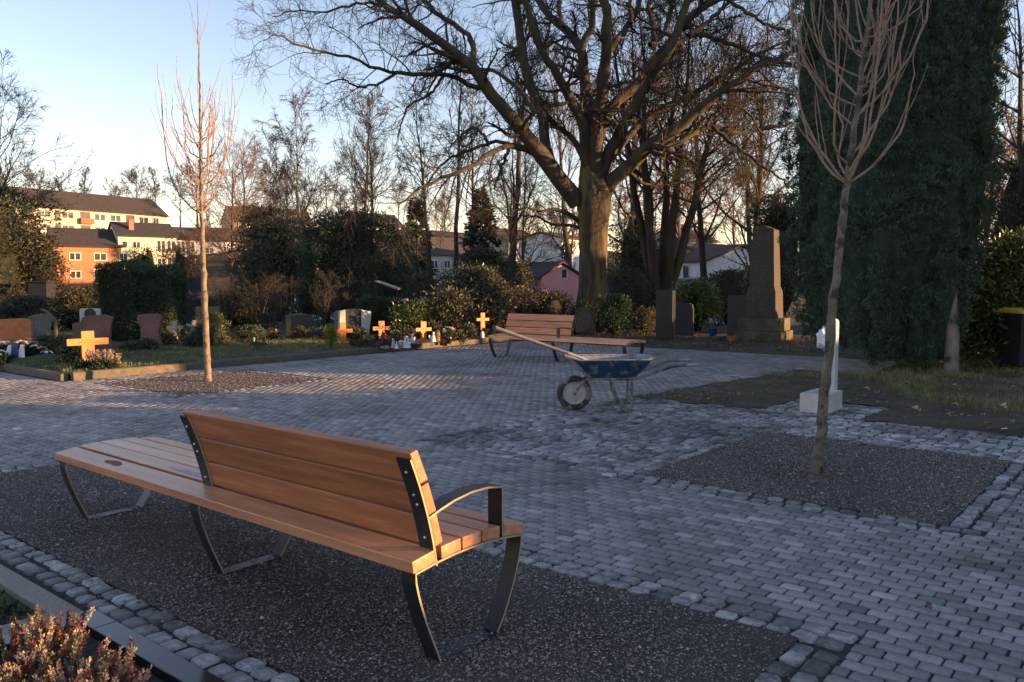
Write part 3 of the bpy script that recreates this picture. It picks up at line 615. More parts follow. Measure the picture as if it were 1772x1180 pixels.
# --- the two young trees of the square -------------------------------------
def young_tree(base, pts, r_base, H_top, fork, label, seed, nb, spread, rtop):
    """pts: trunk points (x,z offsets) up to the fork and the leader to H_top"""
    q = np.random.default_rng(seed); r = empty("young_tree", base, label, "tree", "young trees planted on the square")
    tr = resample(np.array(pts), 70); n = len(tr)
    rr_ = np.interp(tr[:, 2], [0, .1, fork, H_top], [r_base * 1.25, r_base, r_base * .62, .004]); tr[:, :2] += q.normal(0, .0045, (n, 2))
    knot = q.random(n) < .16; rr_ = rr_ * (1 + np.where(knot, .16, 0) * (tr[:, 2] < fork) * (tr[:, 2] > .15))
    V, F = tubes(tr[None], rr_[None], 14); link_mesh("trunk", npmesh("trunk", V, [F]), bark_young if nb < 23 else bark_young2, r, smooth=True)
    parts = []; cp, cr = [], []
    zs = fork + (H_top - fork) * np.concatenate([np.full(5, .01), np.sort(q.uniform(.02, .42, nb - 5))])
    for i, z in enumerate(zs):
        a = i * 2.4 + q.uniform(-.4, .4); k = int(np.argmin(abs(tr[:, 2] - z))); p0 = tr[k].copy(); top = fork + (H_top - fork) * q.uniform(.36, .72); hgt = max(.4, top - z); sp = spread * q.uniform(.5, 1.0) * min(1, .35 + hgt / (H_top - fork))
        s = np.linspace(0, 1, 12); out = sp * (1 - (1 - s) ** q.uniform(1.9, 3.0)); zz = z + hgt * (.30 * s + .70 * s ** 1.45)
        P = np.stack([p0[0] + out * math.cos(a), p0[1] + out * math.sin(a), zz], 1) + np.cumsum(q.normal(0, .015, (12, 3)), 0)
        P[0] = p0; cp.append(P); cr.append(np.linspace(max(.0085, rr_[k] * .42), .0034, 12))
    CP, CR = np.stack(cp), np.stack(cr)
    P1, R1 = grow(CP, CR, 3, q, .12, .75, (14, 32), (.35, .6), 8, .66, .45, .05, .16, .35, .004)
    LD, LRR = grow(tr[None, tr[:, 2] > fork + .25 * (H_top - fork)], rr_[None, tr[:, 2] > fork + .25 * (H_top - fork)], 10, q, .0, .8, (16, 34), (.3, .5), 8, .5, .4, .05, .14, .5, .003)
    V, F = merge([tubes(CP, CR, 6), tubes(P1, R1, 5), tubes(LD, LRR, 5)])
    allp = np.concatenate([CP[:, 4:].reshape(-1, 3), P1[:, 2:].reshape(-1, 3)]); allp = allp[q.random(len(allp)) < .7]      # buds along the shoots
    o6 = np.array([[1, 0, 0], [0, 1, 0], [-1, 0, 0], [0, -1, 0], [0, 0, 1.6], [0, 0, -1.2]]) * .0055
    Vb = (allp[:, None] + o6[None] + q.normal(0, .003, (len(allp), 1, 3))).reshape(-1, 3); f8 = np.array([[0, 1, 4], [1, 2, 4], [2, 3, 4], [3, 0, 4], [1, 0, 5], [2, 1, 5], [3, 2, 5], [0, 3, 5]])
    fb = (np.arange(len(allp))[:, None, None] * 6 + f8).reshape(-1, 3) + len(V)
    link_mesh("crown", npmesh("crown", np.concatenate([V, Vb]), [F, fb]), twig_young, r, smooth=True)
    return r
t1b = at(360, 660, 12.73)
young_tree((t1b[0], 12.73, 0), [(0, 0, 0), (-.01, 0, 1), (-.02, 0, 2.0), (-.03, 0, 2.55), (-.02, .03, 3.4), (0, .0, 4.4), (0, 0, 5.75)], .052, 5.7, 2.55, "tall young tree lit orange by the sun, in the far left gravel bed", 5, 22, .80, 5.7)
t2b = at(1413, 818, 6.49)
young_tree((t2b[0], 6.49, 0), [(0, 0, -.02), (.03, 0, .4), (.085, .0, 1.15), (.13, 0, 1.7), (.19, .02, 2.28), (.27, .02, 3.0), (.36, .02, 3.9), (.42, 0, 5.1)], .043, 5.1, 2.27, "young leaning tree with mottled bark in the right gravel bed by the water tap", 14, 24, .80, 5.1)
# ------------------------------------------------------------------ foliage
def leaf_quads(p, d, nrm, L, Wd):
    """rhombus leaves: p (n,3) base, d (n,3) direction, nrm (n,3)"""
    s = unit(np.cross(d, nrm)); L = L[:, None]; Wd = Wd[:, None]
    V = np.stack([p, p + d * L * .5 + s * Wd * .5, p + d * L, p + d * L * .5 - s * Wd * .5], 1)
    return V.reshape(-1, 3), np.arange(len(p) * 4).reshape(-1, 4)
def rdir(q, n): return unit(q.normal(0, 1, (n, 3)))
def foliage(name, m, P, N, q, k=6, L=.06, Wd=.03, up=.2, spread=.9, jit=.03, tone=.22, parent=None, loc=(0, 0, 0)):
    n = len(P); Pp = np.repeat(P, k, 0) + q.normal(0, jit, (n * k, 3)); D = unit(np.repeat(N, k, 0) + spread * q.normal(0, 1, (n * k, 3)) * .7 + np.array([0, 0, up]))
    V, F = leaf_quads(Pp, D, rdir(q, n * k), L * q.uniform(.6, 1.3, n * k), Wd * q.uniform(.7, 1.2, n * k))
    t = np.clip(np.repeat(q.normal(1, tone, n), k) * q.normal(1, tone * .6, n * k), .35, 2.0)
    return link_mesh(name, npmesh(name, V, [F], [t]), m, parent, loc)
def fol(nm, a, b, c=None, rough=.6, **k): return mat(nm, a, b, rough=rough, scale=1.3, attr=True, col3=c, s3=.8, spec=.35, trans=k.pop('trans', .12), **k)
yewm = fol("yew_needles", (.038, .066, .045), (.076, .12, .082), (.07, .098, .055))
boxm = fol("clipped_yew_hedge", (0.027, 0.051, 0.026), (0.060, 0.099, 0.042))
evergm = fol("dark_evergreen_leaves", (0.030, 0.045, 0.028), (0.075, 0.096, 0.051), (0.075, 0.069, 0.042))
rhodm = fol("rhododendron_leaves", (0.047, 0.055, 0.034), (0.111, 0.117, 0.072), (0.104, 0.086, 0.055), rough=.42)
laurelm = fol("laurel_leaves", (0.036, 0.066, 0.019), (0.108, 0.156, 0.042), (0.156, 0.156, 0.048), rough=.35)
thujam = fol("bright_thuja", (.10, .14, .02), (.20, .24, .04))
oliveivy = fol("ivy_and_olive_leaves", (0.041, 0.043, 0.024), (0.098, 0.092, 0.048), (0.098, 0.075, 0.046))
sprm = fol("spruce_needles", (0.027, 0.045, 0.033), (0.063, 0.090, 0.057))
brownm = fol("withered_leaves", (.07, .042, .022), (.14, .085, .045), (.05, .04, .025))
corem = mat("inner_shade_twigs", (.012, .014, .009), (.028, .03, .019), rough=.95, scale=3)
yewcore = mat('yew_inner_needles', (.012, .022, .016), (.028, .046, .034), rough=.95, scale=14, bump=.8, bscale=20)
def lumpy(name, c, rad, q, m, par, loc=(0, 0, 0), seg=18, amp=.14):
    """solid inner mass of twigs that stops light going straight through"""
    V = []; F = []; a = q.uniform(0, 6, 6)
    for i in range(seg // 2 + 1):
        for j in range(seg):
            t, p = math.pi * i / (seg // 2), 2 * math.pi * j / seg; k = 1 + amp * math.sin(3 * p + a[0] + 2 * t) + amp * .7 * math.sin(5 * t + a[1] + p)
            V.append((c[0] + rad[0] * k * math.sin(t) * math.cos(p), c[1] + rad[1] * k * math.sin(t) * math.sin(p), c[2] + rad[2] * k * math.cos(t)))
    for i in range(seg // 2):
        for j in range(seg): F.append((i * seg + j, i * seg + (j + 1) % seg, (i + 1) * seg + (j + 1) % seg, (i + 1) * seg + j))
    return link_mesh(name, npmesh(name, np.array(V), [np.array(F)]), m, par, loc, smooth=True)
def bush(px, d, top, w, label, m=evergm, cat="bush", name="bush", group=None, L=.08, Wd=.04, n=1500, lumps=14, dep=None, base=None, up=.15, seed=None, low=.0, k=5, taper=.0, core=.5):
    q = np.random.default_rng(seed if seed is not None else int(abs(px * 13 + d * 7))); x = gx(px, d); z0 = th(x, d) + .06 if base is None else base; H = at(px, top, d)[2] - z0; dep = dep or w
    r = empty(name, (x, d, z0), label, cat, group)
    lc = []; 
    for i in range(lumps):
        u_ = q.uniform(0, 1); z = H * (.12 + .74 * u_); f = (1 - taper * u_) * math.sqrt(max(.08, 1 - (2 * u_ - .85) ** 2 * .62)); a = q.uniform(0, 6.28); rr = math.sqrt(q.uniform(.15, 1)) * .62
        lc.append((w / 2 * rr * f * math.cos(a), dep / 2 * rr * f * math.sin(a), z, q.uniform(.26, .44) * min(w, H) * (1 - .45 * taper * u_)))
    lc = np.array(lc); lc[0] = (0, 0, H * .84, .16 * H + .02 * w)
    n = int(n * 1.6); i = q.integers(0, lumps, n); D = rdir(q, n); D[:, 2] = np.abs(D[:, 2]) * np.where(q.random(n) < .75, 1, -1); rad = lc[i, 3] * q.uniform(.72, 1.06, n)
    P = lc[i, :3] + D * rad[:, None] * np.array([1, 1, .8]); keep = (P[:, 2] > low) & (P[:, 2] < H * 1.02); P, D = P[keep], D[keep]
    foliage("crown", m, P, D, q, k, L, Wd, up, .9, L * .7, parent=r)
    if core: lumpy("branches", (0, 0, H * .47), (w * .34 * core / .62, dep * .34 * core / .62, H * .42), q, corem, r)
    return r
def spruce(px, d, top, w, label, m=sprm, n=46, seed=1, name="spruce_tree", base=None, cat="tree", bare=.06, group=None, den=1.0):
    q = np.random.default_rng(seed); x = gx(px, d); z0 = th(x, d) if base is None else base; H = at(px, top, d)[2] - z0
    r = empty(name, (x, d, z0), label, cat, group)
    MB().tube([(0, 0, 0), (0, 0, H * .5), (0, 0, H * .97)], [H * .018, H * .011, .015], 8).build("trunk", bark_grey, r)
    Ps, Ns = [], []
    for i in range(int(n * 5)):
        f = q.uniform(bare, 1) ** 1.0; z = H * f; R_ = w / 2 * (1 - f) ** .8 * q.uniform(.6, 1.1) + .08; a = q.uniform(0, 6.28); c = int(9 * den * max(.35, R_ / (w / 2)) + 2)
        s = np.sqrt(q.uniform(.03, 1, c)); dirv = np.array([math.cos(a), math.sin(a), 0]); sd_ = np.array([-math.sin(a), math.cos(a), 0])
        p = dirv * (R_ * s)[:, None] + sd_ * (q.normal(0, .14, c) * R_ * s)[:, None]; p[:, 2] = z - .28 * R_ * s ** 1.5 + q.normal(0, .03, c); Ps.append(p); Ns.append(np.repeat((dirv * .8 + np.array([0, 0, -.25]))[None], c, 0))
    foliage("crown", m, np.concatenate(Ps), np.concatenate(Ns), q, 5, w * .07, w * .026, .0, .7, w * .012, parent=r); return r

# --- the yew at the right: a cluster of upright columns ----------------------
q = np.random.default_rng(3); YD = 15.3; yx = gx(1549, YD)
yr = empty("yew_tree", (yx, YD, 0), "huge dark columnar yew at the right, foliage almost down to the ground", "tree")
cols = [(-1.12, -.35, .62, 8.4, .35), (-.95, -.85, .58, 8.0, .25), (-.5, -1.15, .62, 9.2, .10), (-.12, -1.3, .56, 9.8, .10), (.36, -1.15, .54, 9.6, 1.0), (.72, -.85, .50, 9.2, 1.9), (.88, -.35, .48, 9.0, 2.6), (.92, .15, .46, 8.6, 2.7), (-1.15, .3, .62, 8.8, .45), (-.55, .2, .9, 10.4, .3), (.35, .15, .78, 10.4, 1.6), (-.05, -.4, .9, 10.8, .3), (-.25, -1.4, .40, 7.2, .08), (.08, -1.45, .38, 7.0, .1), (-.75, -1.2, .42, 6.6, .2), (.60, -1.15, .34, 7.6, 1.9), (1.05, -.25, .30, 7.4, 3.0), (-1.3, -.05, .36, 7.0, .6), (.15, .45, .7, 10, .5)]
Ps, Ns, cores = [], [], []
for ci, (cx, cy, r0, H, zb) in enumerate(cols):
    r0 *= .86 if cy < -.3 else .96
    nC = int(760 * r0 * H / 9); z = zb + (H - zb) * q.uniform(0, 1, nC); a = q.uniform(0, 2 * math.pi, nC); f = (z - zb) / (H - zb)
    def prof_(f): return np.minimum(1, .55 + 2.2 * f) * np.clip((1 - f) / .35, .04, 1) ** .6
    rr_ = r0 * prof_(f) * (1 + .10 * np.sin(3 * a + 2.1 * z + ci) + .08 * np.sin(4 * a - 3.3 * z + 2 * ci) + q.normal(0, .05, nC))
    c = np.stack([cx * (1 + .05 * z / 3) + rr_ * np.cos(a), cy + rr_ * np.sin(a), z], 1); o_ = np.stack([np.cos(a), np.sin(a), np.full(nC, .55)], 1)
    kC = 9; D = unit(np.repeat(o_, kC, 0) + q.normal(0, .75, (nC * kC, 3))); cl = .105 * q.uniform(.7, 1.35, (nC, 1))          # a clump of sprays
    Ps.append(np.repeat(c, kC, 0) + D * np.repeat(cl, kC, 0) * np.array([1, 1, 1.25])); Ns.append(D + np.array([0, 0, .45]))
    zz = np.linspace(zb + .12, H * .96, 14); ff = (zz - zb) / (H - zb)
    cores.append(tubes(np.stack([cx * (1 + .05 * zz / 3), np.full(14, cy), zz], 1)[None], (r0 * .80 * prof_(ff))[None], 14))
foliage("crown", yewm, np.concatenate(Ps), np.concatenate(Ns), q, 11, .062, .018, .30, .60, .024, .15, parent=yr)
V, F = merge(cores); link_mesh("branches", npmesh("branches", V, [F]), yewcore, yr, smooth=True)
tp0 = at(1645, 657, 13.6); px0 = np.array([tp0[0] - yx, 13.6 - YD, 0])
MB().tube([px0 + (0, 0, -.05), px0 + (.0, 0, .15), px0 + (.03, .05, .6), px0 + (.05, .25, 1.6), px0 + (.05, .5, 3)], [.135, .115, .105, .095, .07], 12).build("trunk", mat("pale_yew_bark", (.16, .115, .10), (.26, .20, .175), rough=.9, scale=8, stretch=(1, 1, .4), bump=.8, bscale=20), yr, smooth=True)

# --- clipped hedges ----------------------------------------------------------
def hedge(x0, x1, y0, y1, z1, label, m=boxm, dens=260, z0=0.0, name="hedge", L=.05, Wd=.03, rz=0.0, group=None, round_=.06):
    q = np.random.default_rng(int(abs(x0 * 31 + y0 * 17)) + 5); cx, cy = (x0 + x1) / 2, (y0 + y1) / 2; hx, hy, H = (x1 - x0) / 2, (y1 - y0) / 2, z1 - z0
    r = empty(name, (cx, cy, z0), label, "hedge", group, rz); A = [hx * 2 * H, hx * 2 * H, hy * 2 * H, hy * 2 * H, 4 * hx * hy]; Ps, Ns = [], []
    for k, ar in enumerate(A):
        n = int(ar * dens); u1, u2 = q.uniform(-1, 1, n), q.uniform(0, 1, n)
        if k < 2: s = -1 if k == 0 else 1; P = np.stack([u1 * hx, np.full(n, s * hy), u2 * H], 1); N_ = (0, s, .2)
        elif k < 4: s = -1 if k == 2 else 1; P = np.stack([np.full(n, s * hx), u1 * hy, u2 * H], 1); N_ = (s, 0, .2)
        else: P = np.stack([u1 * hx, q.uniform(-1, 1, n) * hy, np.full(n, H)], 1); N_ = (0, 0, 1)
        b = .05 * np.sin(P[:, 0] * 4 + P[:, 2] * 3) + .04 * np.sin(P[:, 1] * 5 + P[:, 2] * 4 + 1)
        cut = np.maximum(0, np.abs(P[:, 0]) / hx - .75) + np.maximum(0, np.abs(P[:, 1]) / hy - .6) ; P[:, 2] -= np.where(P[:, 2] > H * .9, cut * round_ * H, 0)
        P += np.array(N_) * b[:, None]; Ps.append(P); Ns.append(np.repeat(np.array([N_]), n, 0))
    foliage("foliage", m, np.concatenate(Ps), np.concatenate(Ns).astype(float), q, 7, L, Wd, .1, .9, .03, parent=r)
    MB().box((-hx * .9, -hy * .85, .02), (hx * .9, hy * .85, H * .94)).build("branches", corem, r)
    return r
def hz_(py, d): return at(886, py, d)[2]
hedge(gx(168, 21), gx(231, 21), 20.9, 22.1, hz_(456, 21), "tall clipped hedge block behind the red gravestones, the left of the pair", round_=.05)
hedge(gx(233, 21), gx(291, 21), 21.0, 22.2, hz_(464, 21), "tall clipped hedge block behind the red gravestones, the right, slightly lower of the pair", round_=.05)
hedge(gx(622, 23.5), gx(690, 23.5), 23.4, 24.2, hz_(517, 23.5), "low clipped hedge between the two-tone gravestone and the brick pillar")
hedge(gx(398, 20.5), gx(446, 20.5), 20.4, 20.9, hz_(572, 20.5), "knee high clipped hedge on the grave field right of the left young tree")
bush(8, 30, 318, 3.2, "dark ivy grown tree at the left edge in front of the yellow apartment block", oliveivy, "tree", "evergreen_tree", n=1700, lumps=16, L=.12, Wd=.07, core=.4, k=4)
bush(52, 27, 400, 1.7, "dark evergreen bush below the ivy grown tree at the left edge", oliveivy, n=1300, L=.10, Wd=.055)
bush(-15, 26, 345, 3.0, "dense evergreen bush cut by the left edge of the view", evergm, n=1300, L=.10, Wd=.055)
bush(130, 26, 505, 1.6, "low brown green bush left of the tall hedge blocks", oliveivy, n=900)
bush(52, 23, 520, 2.4, "low dark bush behind the orange gravestone", evergm, n=1000)
bush(255, 42, 425, 3.2, "round evergreen bush below the white house with the glazed bay", laurelm, n=900, L=.12, Wd=.06)
bush(312, 40, 425, 2.0, "dark rounded conifer bush left of the left young tree's trunk", evergm, n=900, L=.1)
bush(415, 27, 505, 2.2, "dark bush right of the left young tree, behind the low hedge", evergm, n=1200)
bush(365, 20.3, 540, .9, "small shrub with yellowish tips behind the left young tree's trunk", laurelm, n=420, L=.05, Wd=.02)
bush(345, 18.9, 566, 1.0, "low dark grave shrub right beside the leaning wooden crosses", evergm, n=500, L=.05, Wd=.025)
bush(470, 34, 382, 3.2, "dark broad evergreen left of the slim thuja", evergm, "tree", "evergreen_tree", n=1900, L=.12, Wd=.06)
bush(468, 46, 345, 3.0, "tall dark evergreen behind the left young tree's crown", oliveivy, "tree", "evergreen_tree", n=1500, L=.16, Wd=.08, core=.4, k=4)
bush(533, 28, 412, .75, "slim dark column shaped thuja in the dense shrubbery", boxm, "tree", "thuja_tree", n=1500, L=.07, Wd=.035, lumps=22, taper=.3)
bush(562, 30, 470, .9, "shorter dark column shaped thuja just right of the slim one", boxm, "tree", "thuja_tree", n=900, L=.07, Wd=.035, lumps=18)
bush(608, 35, 372, 4.2, "broad dark evergreen tree with a loose rounded top, left of the shed roof", evergm, "tree", "evergreen_tree", n=2600, lumps=20, L=.13, Wd=.06)
bush(660, 33, 440, 2.8, "dark evergreen bush under the broad evergreen tree", evergm, n=1300, L=.1)
bush(688, 46, 388, 1.5, "sunlit golden green ivy column beside the dark conifer", oliveivy, "tree", "ivy_column", n=1100, L=.13, Wd=.07, lumps=16)
spruce(722, 52, 345, 5.2, "pyramid shaped conifer between the shed roof and the oak", n=52, seed=4)
spruce(832, 36, 332, 3.4, "dark shaggy conifer left of the pink house", n=60, seed=5, name="conifer_tree")
bush(835, 30, 430, 2.6, "dark holly like tree in front of the shaggy conifer", evergm, "tree", "evergreen_tree", n=1700, L=.10, Wd=.05)
bush(892, 42, 445, 2.8, "dark shrub beside the gable of the pink house", evergm, n=1200, L=.12)
spruce(978, 82, 405, 3.0, "small dark conifer above the pink roof", n=30, seed=6, name="conifer_tree")
spruce(912, 66, 425, 2.0, "smallest dark conifer left of the pink house", n=26, seed=7, name="conifer_tree")
bush(822, 23.5, 470, 2.1, "large dull rhododendron behind the rightmost wooden cross", rhodm, n=1500, L=.13, Wd=.04, up=-.25, cat="bush", name="rhododendron")
bush(775, 22.6, 508, 1.3, "lower rhododendron left of the large dull one", rhodm, n=800, L=.12, Wd=.04, up=-.25, name="rhododendron")
bush(880, 24.5, 503, 1.8, "brownish shrub behind the backrest of the far bench", rhodm, n=900, L=.10, Wd=.035)
bush(950, 25, 508, 2.0, "straggly shrub with pale seed heads below the pink house", oliveivy, n=900, L=.09, Wd=.03)
bush(1012, 25.0, 527, 1.7, "low brushwood at the foot of the oak trunk", oliveivy, n=700, L=.08, Wd=.03)
bush(1062, 23.6, 512, 1.0, "rounded dark green shrub at the right foot of the oak", boxm, n=900, L=.06, Wd=.03)
bush(1080, 29, 470, 2.2, "dark evergreen behind the right foot of the oak", evergm, n=1300, L=.1)
bush(1115, 24, 535, 1.1, "low leafless looking shrub left of the dark gravestone pillar", oliveivy, n=500, L=.06, Wd=.02, core=.3)
bush(1205, 25.5, 492, 1.25, "sunlit laurel right of the dark gravestone pillar", laurelm, n=900, L=.12, Wd=.045, up=-.1, name="laurel_bush")
bush(1262, 30, 470, 2.0, "dark evergreen bush left of the tall monument", evergm, n=1100, L=.1)
bush(1100, 48, 360, 3.4, "dark rounded evergreen in the gap right of the oak trunk", evergm, "tree", "evergreen_tree", n=1500, L=.15, Wd=.07)
bush(1345, 34, 330, 3.0, "dark evergreen half hidden by the left side of the yew", evergm, "tree", "evergreen_tree", n=1400, L=.13, Wd=.06)
bush(1775, 15.2, 415, 2.3, "laurel hedge bush with sunlit top beside the yellow lidded bin", laurelm, n=2600, L=.12, Wd=.05, lumps=20, name="laurel_bush", dep=1.3)
bush(1722, 16.3, 470, 1.1, "darker laurel squeezed between the yew and the sunlit laurel", laurelm, n=1300, L=.12, Wd=.05, name="laurel_bush")
bush(1765, 34, 270, 4.0, "tall brownish evergreen behind the laurel at the right edge", oliveivy, "tree", "evergreen_tree", n=1500, L=.16, Wd=.07, core=.5)
bush(571, 18.2, 566, .22, "small bright green thuja beside the second wooden cross", thujam, "plant", "young_thuja", n=260, L=.05, Wd=.014, lumps=10, taper=.6, up=1.2, base=.08, core=.3)
bush(712, 22.0, 527, 1.0, "green laurel shrub right of the brick pillar", laurelm, n=500, L=.10, Wd=.035)
bush(745, 21.5, 560, .9, "low leafy grave shrub behind the middle wooden crosses", evergm, n=450, L=.06, Wd=.03)
for px, d, top, w in [(250, 18.0, 592, .6), (287, 19.2, 583, .5), (398, 19.6, 583, .8), (470, 21, 574, .8), (520, 21.2, 570, .7), (558, 20.6, 572, .6), (612, 20.9, 570, .9), (100, 17.2, 588, .7), (222, 17.6, 598, .6), (812, 21, 564, .8), (445, 18.6, 600, .5), (75, 18, 585, .6), (700, 20.6, 572, .6), (790, 20.2, 580, .5)]:
    bush(px, d, top, w, "low evergreen ground plant growing between the gravestones", [evergm, oliveivy, rhodm][px % 3], "plant", "ground_plant", "low plants between the gravestones", n=190, L=.06, Wd=.025, base=.08, core=.3, lumps=8)
# thin bare shrubs that knit the shrubbery together
for px, d, top in [(325, 25, 505), (395, 26, 470), (445, 26, 475), (470, 25, 490), (500, 27, 480), (590, 27, 470), (645, 27, 480), (735, 27, 470), (860, 26, 470), (915, 26, 480), (1105, 27, 480), (1245, 28, 470), (105, 27, 470), (20, 25, 500), (300, 30, 450), (555, 26, 490)]:
    bt('E', px, d, top, "thin bare twiggy shrub in the belt of shrubbery behind the graves", "bare shrubs behind the graves", name="bare_shrub", m1=bark_far, m2=bark_far, wide=1.3)
# trees scattered over the valley side between the houses
q = np.random.default_rng(77); k_ = 0
for i in range(46):
    d = q.uniform(75, 165); px = q.uniform(310, 1340) if i % 5 else q.uniform(-20, 330)
    if px < 330: d = q.uniform(100, 118); px = px * .25 if px < 200 else 310 + (px - 200) * .3
    top = 489 - (th(gx(px, d), d) - 1.5 + q.uniform(5.5, 10.5)) / d * FPX
    bt(['FA', 'FG', 'E', 'FB', 'FG'][i % 5], px, d, top, "bare garden tree somewhere among the houses on the far slope", "bare trees among the far houses", m1=bark_far, m2=[bark_far, bark_far, bark_red][i % 3])
for i in range(26):
    d = q.uniform(48, 110); px = q.uniform(330, 1340); w = q.uniform(2.5, 5); hh = q.uniform(1.8, 4.2); x = gx(px, d)
    bush(px, d, 489 - (th(x, d) - 1.5 + hh) / d * FPX, w, "dark garden bush among the houses across the valley", [evergm, oliveivy, rhodm][i % 3], n=420, L=.25, Wd=.13, k=4, lumps=9, group="dark bushes among the far houses", seed=500 + i)
# ------------------------------------------------------------------ houses across the valley
glass = mat("window_glass", (.03, .035, .045), (.06, .07, .085), rough=.08, spec=.6, scale=.8)
framew = mat("white_window_frames", (.55, .54, .52), (.68, .67, .65), rough=.6, scale=2)
brownw = mat("brown_balcony_boards", (.16, .07, .035), (.24, .11, .055), rough=.7, scale=2)
roofd = mat("dark_roof_tiles", (.030, .026, .026), (.06, .05, .048), rough=.85, scale=1.5, stretch=(1, 1, 9))
roofb = mat("brown_roof_tiles", (.050, .036, .030), (.09, .066, .055), rough=.85, scale=1.5, stretch=(1, 1, 9))
yel = mat("yellow_render", (.60, .53, .36), (.68, .61, .43), rough=.9, scale=.6)
cream = mat("cream_render", (.58, .53, .40), (.66, .62, .50), rough=.9, scale=.6)
white = mat("white_render", (.56, .56, .56), (.66, .66, .66), rough=.9, scale=.8)
brick = mat("orange_brick", (.36, .15, .075), (.46, .21, .11), rough=.9, scale=2.5, stretch=(1, 1, 4))
pink = mat("pink_render", (.62, .27, .29), (.70, .33, .34), rough=.9, scale=.7)
chim = mat("chimney_brick", (.22, .12, .09), (.32, .19, .14), rough=.9, scale=4)

def house(label, P0, P1, dep, zb, ze, zr, wall, roof, wins=(), name="house", cat="house", hip=False, gable_front=False, chimneys=(), over=.35, balc=()):
    """front wall runs from P0 to P1 (x,y); local x along the front, y to the back. wins: (x, z, w, h[, frame material])"""
    dx, dy = P1[0] - P0[0], P1[1] - P0[1]; Lx = math.hypot(dx, dy); rz = math.atan2(dy, dx)
    r = empty(name, (P0[0], P0[1], zb), label, cat, None, rz); E_, R_ = ze - zb, zr - zb
    mb = MB()
    if gable_front: mb.prism([(0, -1), (Lx, -1), (Lx, E_), (Lx / 2, R_ - .12), (0, E_)], 'y', 0, dep)
    else: mb.prism([(0, -1), (dep, -1), (dep, E_), (dep / 2, R_ - .12), (0, E_)], 'x', 0, Lx)
    mb.build("wall", wall, r)
    mb = MB(); t = .16
    if gable_front:
        s = (R_ - E_) / (Lx / 2); o = over
        mb.prism([(-o, E_ - s * o), (Lx / 2, R_), (Lx + o, E_ - s * o), (Lx + o, E_ - s * o + t), (Lx / 2, R_ + t), (-o, E_ - s * o + t)], 'y', -.25, dep + .25)
    else:
        s = (R_ - E_) / (dep / 2); o = over
        mb.prism([(-o, E_ - s * o), (dep / 2, R_), (dep + o, E_ - s * o), (dep + o, E_ - s * o + t), (dep / 2, R_ + t), (-o, E_ - s * o + t)], 'x', -.25, Lx + .25)
    rf = mb.build("roof", roof, r)
    for cx, cy, h in chimneys: MB().box((cx - .35, cy - .35, R_ - 1.6), (cx + .35, cy + .35, R_ + h)).box((cx - .42, cy - .42, R_ + h), (cx + .42, cy + .42, R_ + h + .12)).build("chimney", chim, rf)
    for w_ in wins:
        x, z, ww, hh = w_[:4]; fm = w_[4] if len(w_) > 4 else framew; f = min(.12, ww * .09)
        mb = MB(); mb.box((x - ww / 2, -.07, z - hh / 2), (x - ww / 2 + f, .03, z + hh / 2)).box((x + ww / 2 - f, -.07, z - hh / 2), (x + ww / 2, .03, z + hh / 2)).box((x - ww / 2 + f, -.07, z + hh / 2 - f), (x + ww / 2 - f, .03, z + hh / 2)).box((x - ww / 2 + f, -.07, z - hh / 2), (x + ww / 2 - f, .03, z - hh / 2 + f))
        if ww > 1.0: mb.box((x - f / 2, -.06, z - hh / 2 + f), (x + f / 2, .03, z + hh / 2 - f))
        wo = mb.build("window", fm, r); MB().box((x - ww / 2 + f, -.025, z - hh / 2 + f), (x + ww / 2 - f, .02, z + hh / 2 - f)).build("pane", glass, wo)
    for x, z, ww, hh, m in balc:
        MB().box((x - ww / 2, -.9, z), (x + ww / 2, -.82, z + hh)).box((x - ww / 2, -.82, z - .12), (x + ww / 2, -.003, z)).box((x - ww / 2, -.82, z), (x - ww / 2 + .06, -.003, z + hh)).box((x + ww / 2 - .06, -.82, z), (x + ww / 2, -.003, z + hh)).build("balcony", m, r)
    return r
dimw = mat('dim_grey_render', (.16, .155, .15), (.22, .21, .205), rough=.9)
def PX(px, d): return (gx(px, d), d)
def hpx(py, d): return at(886, py, d)[2]
# big yellow apartment block, front turned to the sun
A0, A1 = PX(-40, 141), PX(293, 172); La = math.dist(A0, A1)
zb, ze = 8.3, hpx(356, 151); E_ = ze - zb
def fx(px):   # local x of the pixel column on this front
    lo, hi = 0.0, 1.0
    for _ in range(40):
        m_ = (lo + hi) / 2; X_ = A0[0] + (A1[0] - A0[0]) * m_; Y_ = A0[1] + (A1[1] - A0[1]) * m_
        if 886 + FPX * X_ / Y_ < px: lo = m_
        else: hi = m_
    return lo * La
wins = []; balc = []
for row in (0, 1, 2):
    z = E_ - 1.2 - row * 2.5
    for px, w_ in [(20, 2.0), (45, 2.0), (84, 2.3), (124, 2.4), (179, 2.3), (206, 2.3), (254, 2.2), (275, 1.4)]: wins.append((fx(px), z, w_, 1.4))
    for px in (107, 154, 231): wins.append((fx(px), z - .15, 1.9 if px != 107 else 1.0, 2.0, brownw)); balc.append((fx(px), z - 1.35, 2.6 if px != 107 else 1.5, .95, brownw)) if row or px == 154 else None
house("long yellow apartment block with brown balconies and a dark roof, high on the far hillside", A0, A1, 11, zb, ze, ze + 3.6, yel, roofd, wins, "apartment_building", "apartment block", balc=balc)
B0, B1 = PX(92, 122), PX(212, 127); zb = 1.2; ze = hpx(425, 127)
house("orange brick house with a low dark roof below the yellow apartment block", B0, B1, 9, zb, ze, hpx(397, 131), brick, roofd, [(3.0, ze - zb - 1.6, 1.6, 1.2), (6.4, ze - zb - 1.6, 1.8, 1.2), (9.6, ze - zb - 1.6, 1.2, 1.2), (3.0, ze - zb - 4.3, 1.5, 1.2), (6.3, ze - zb - 4.2, 1.8, 1.5)])
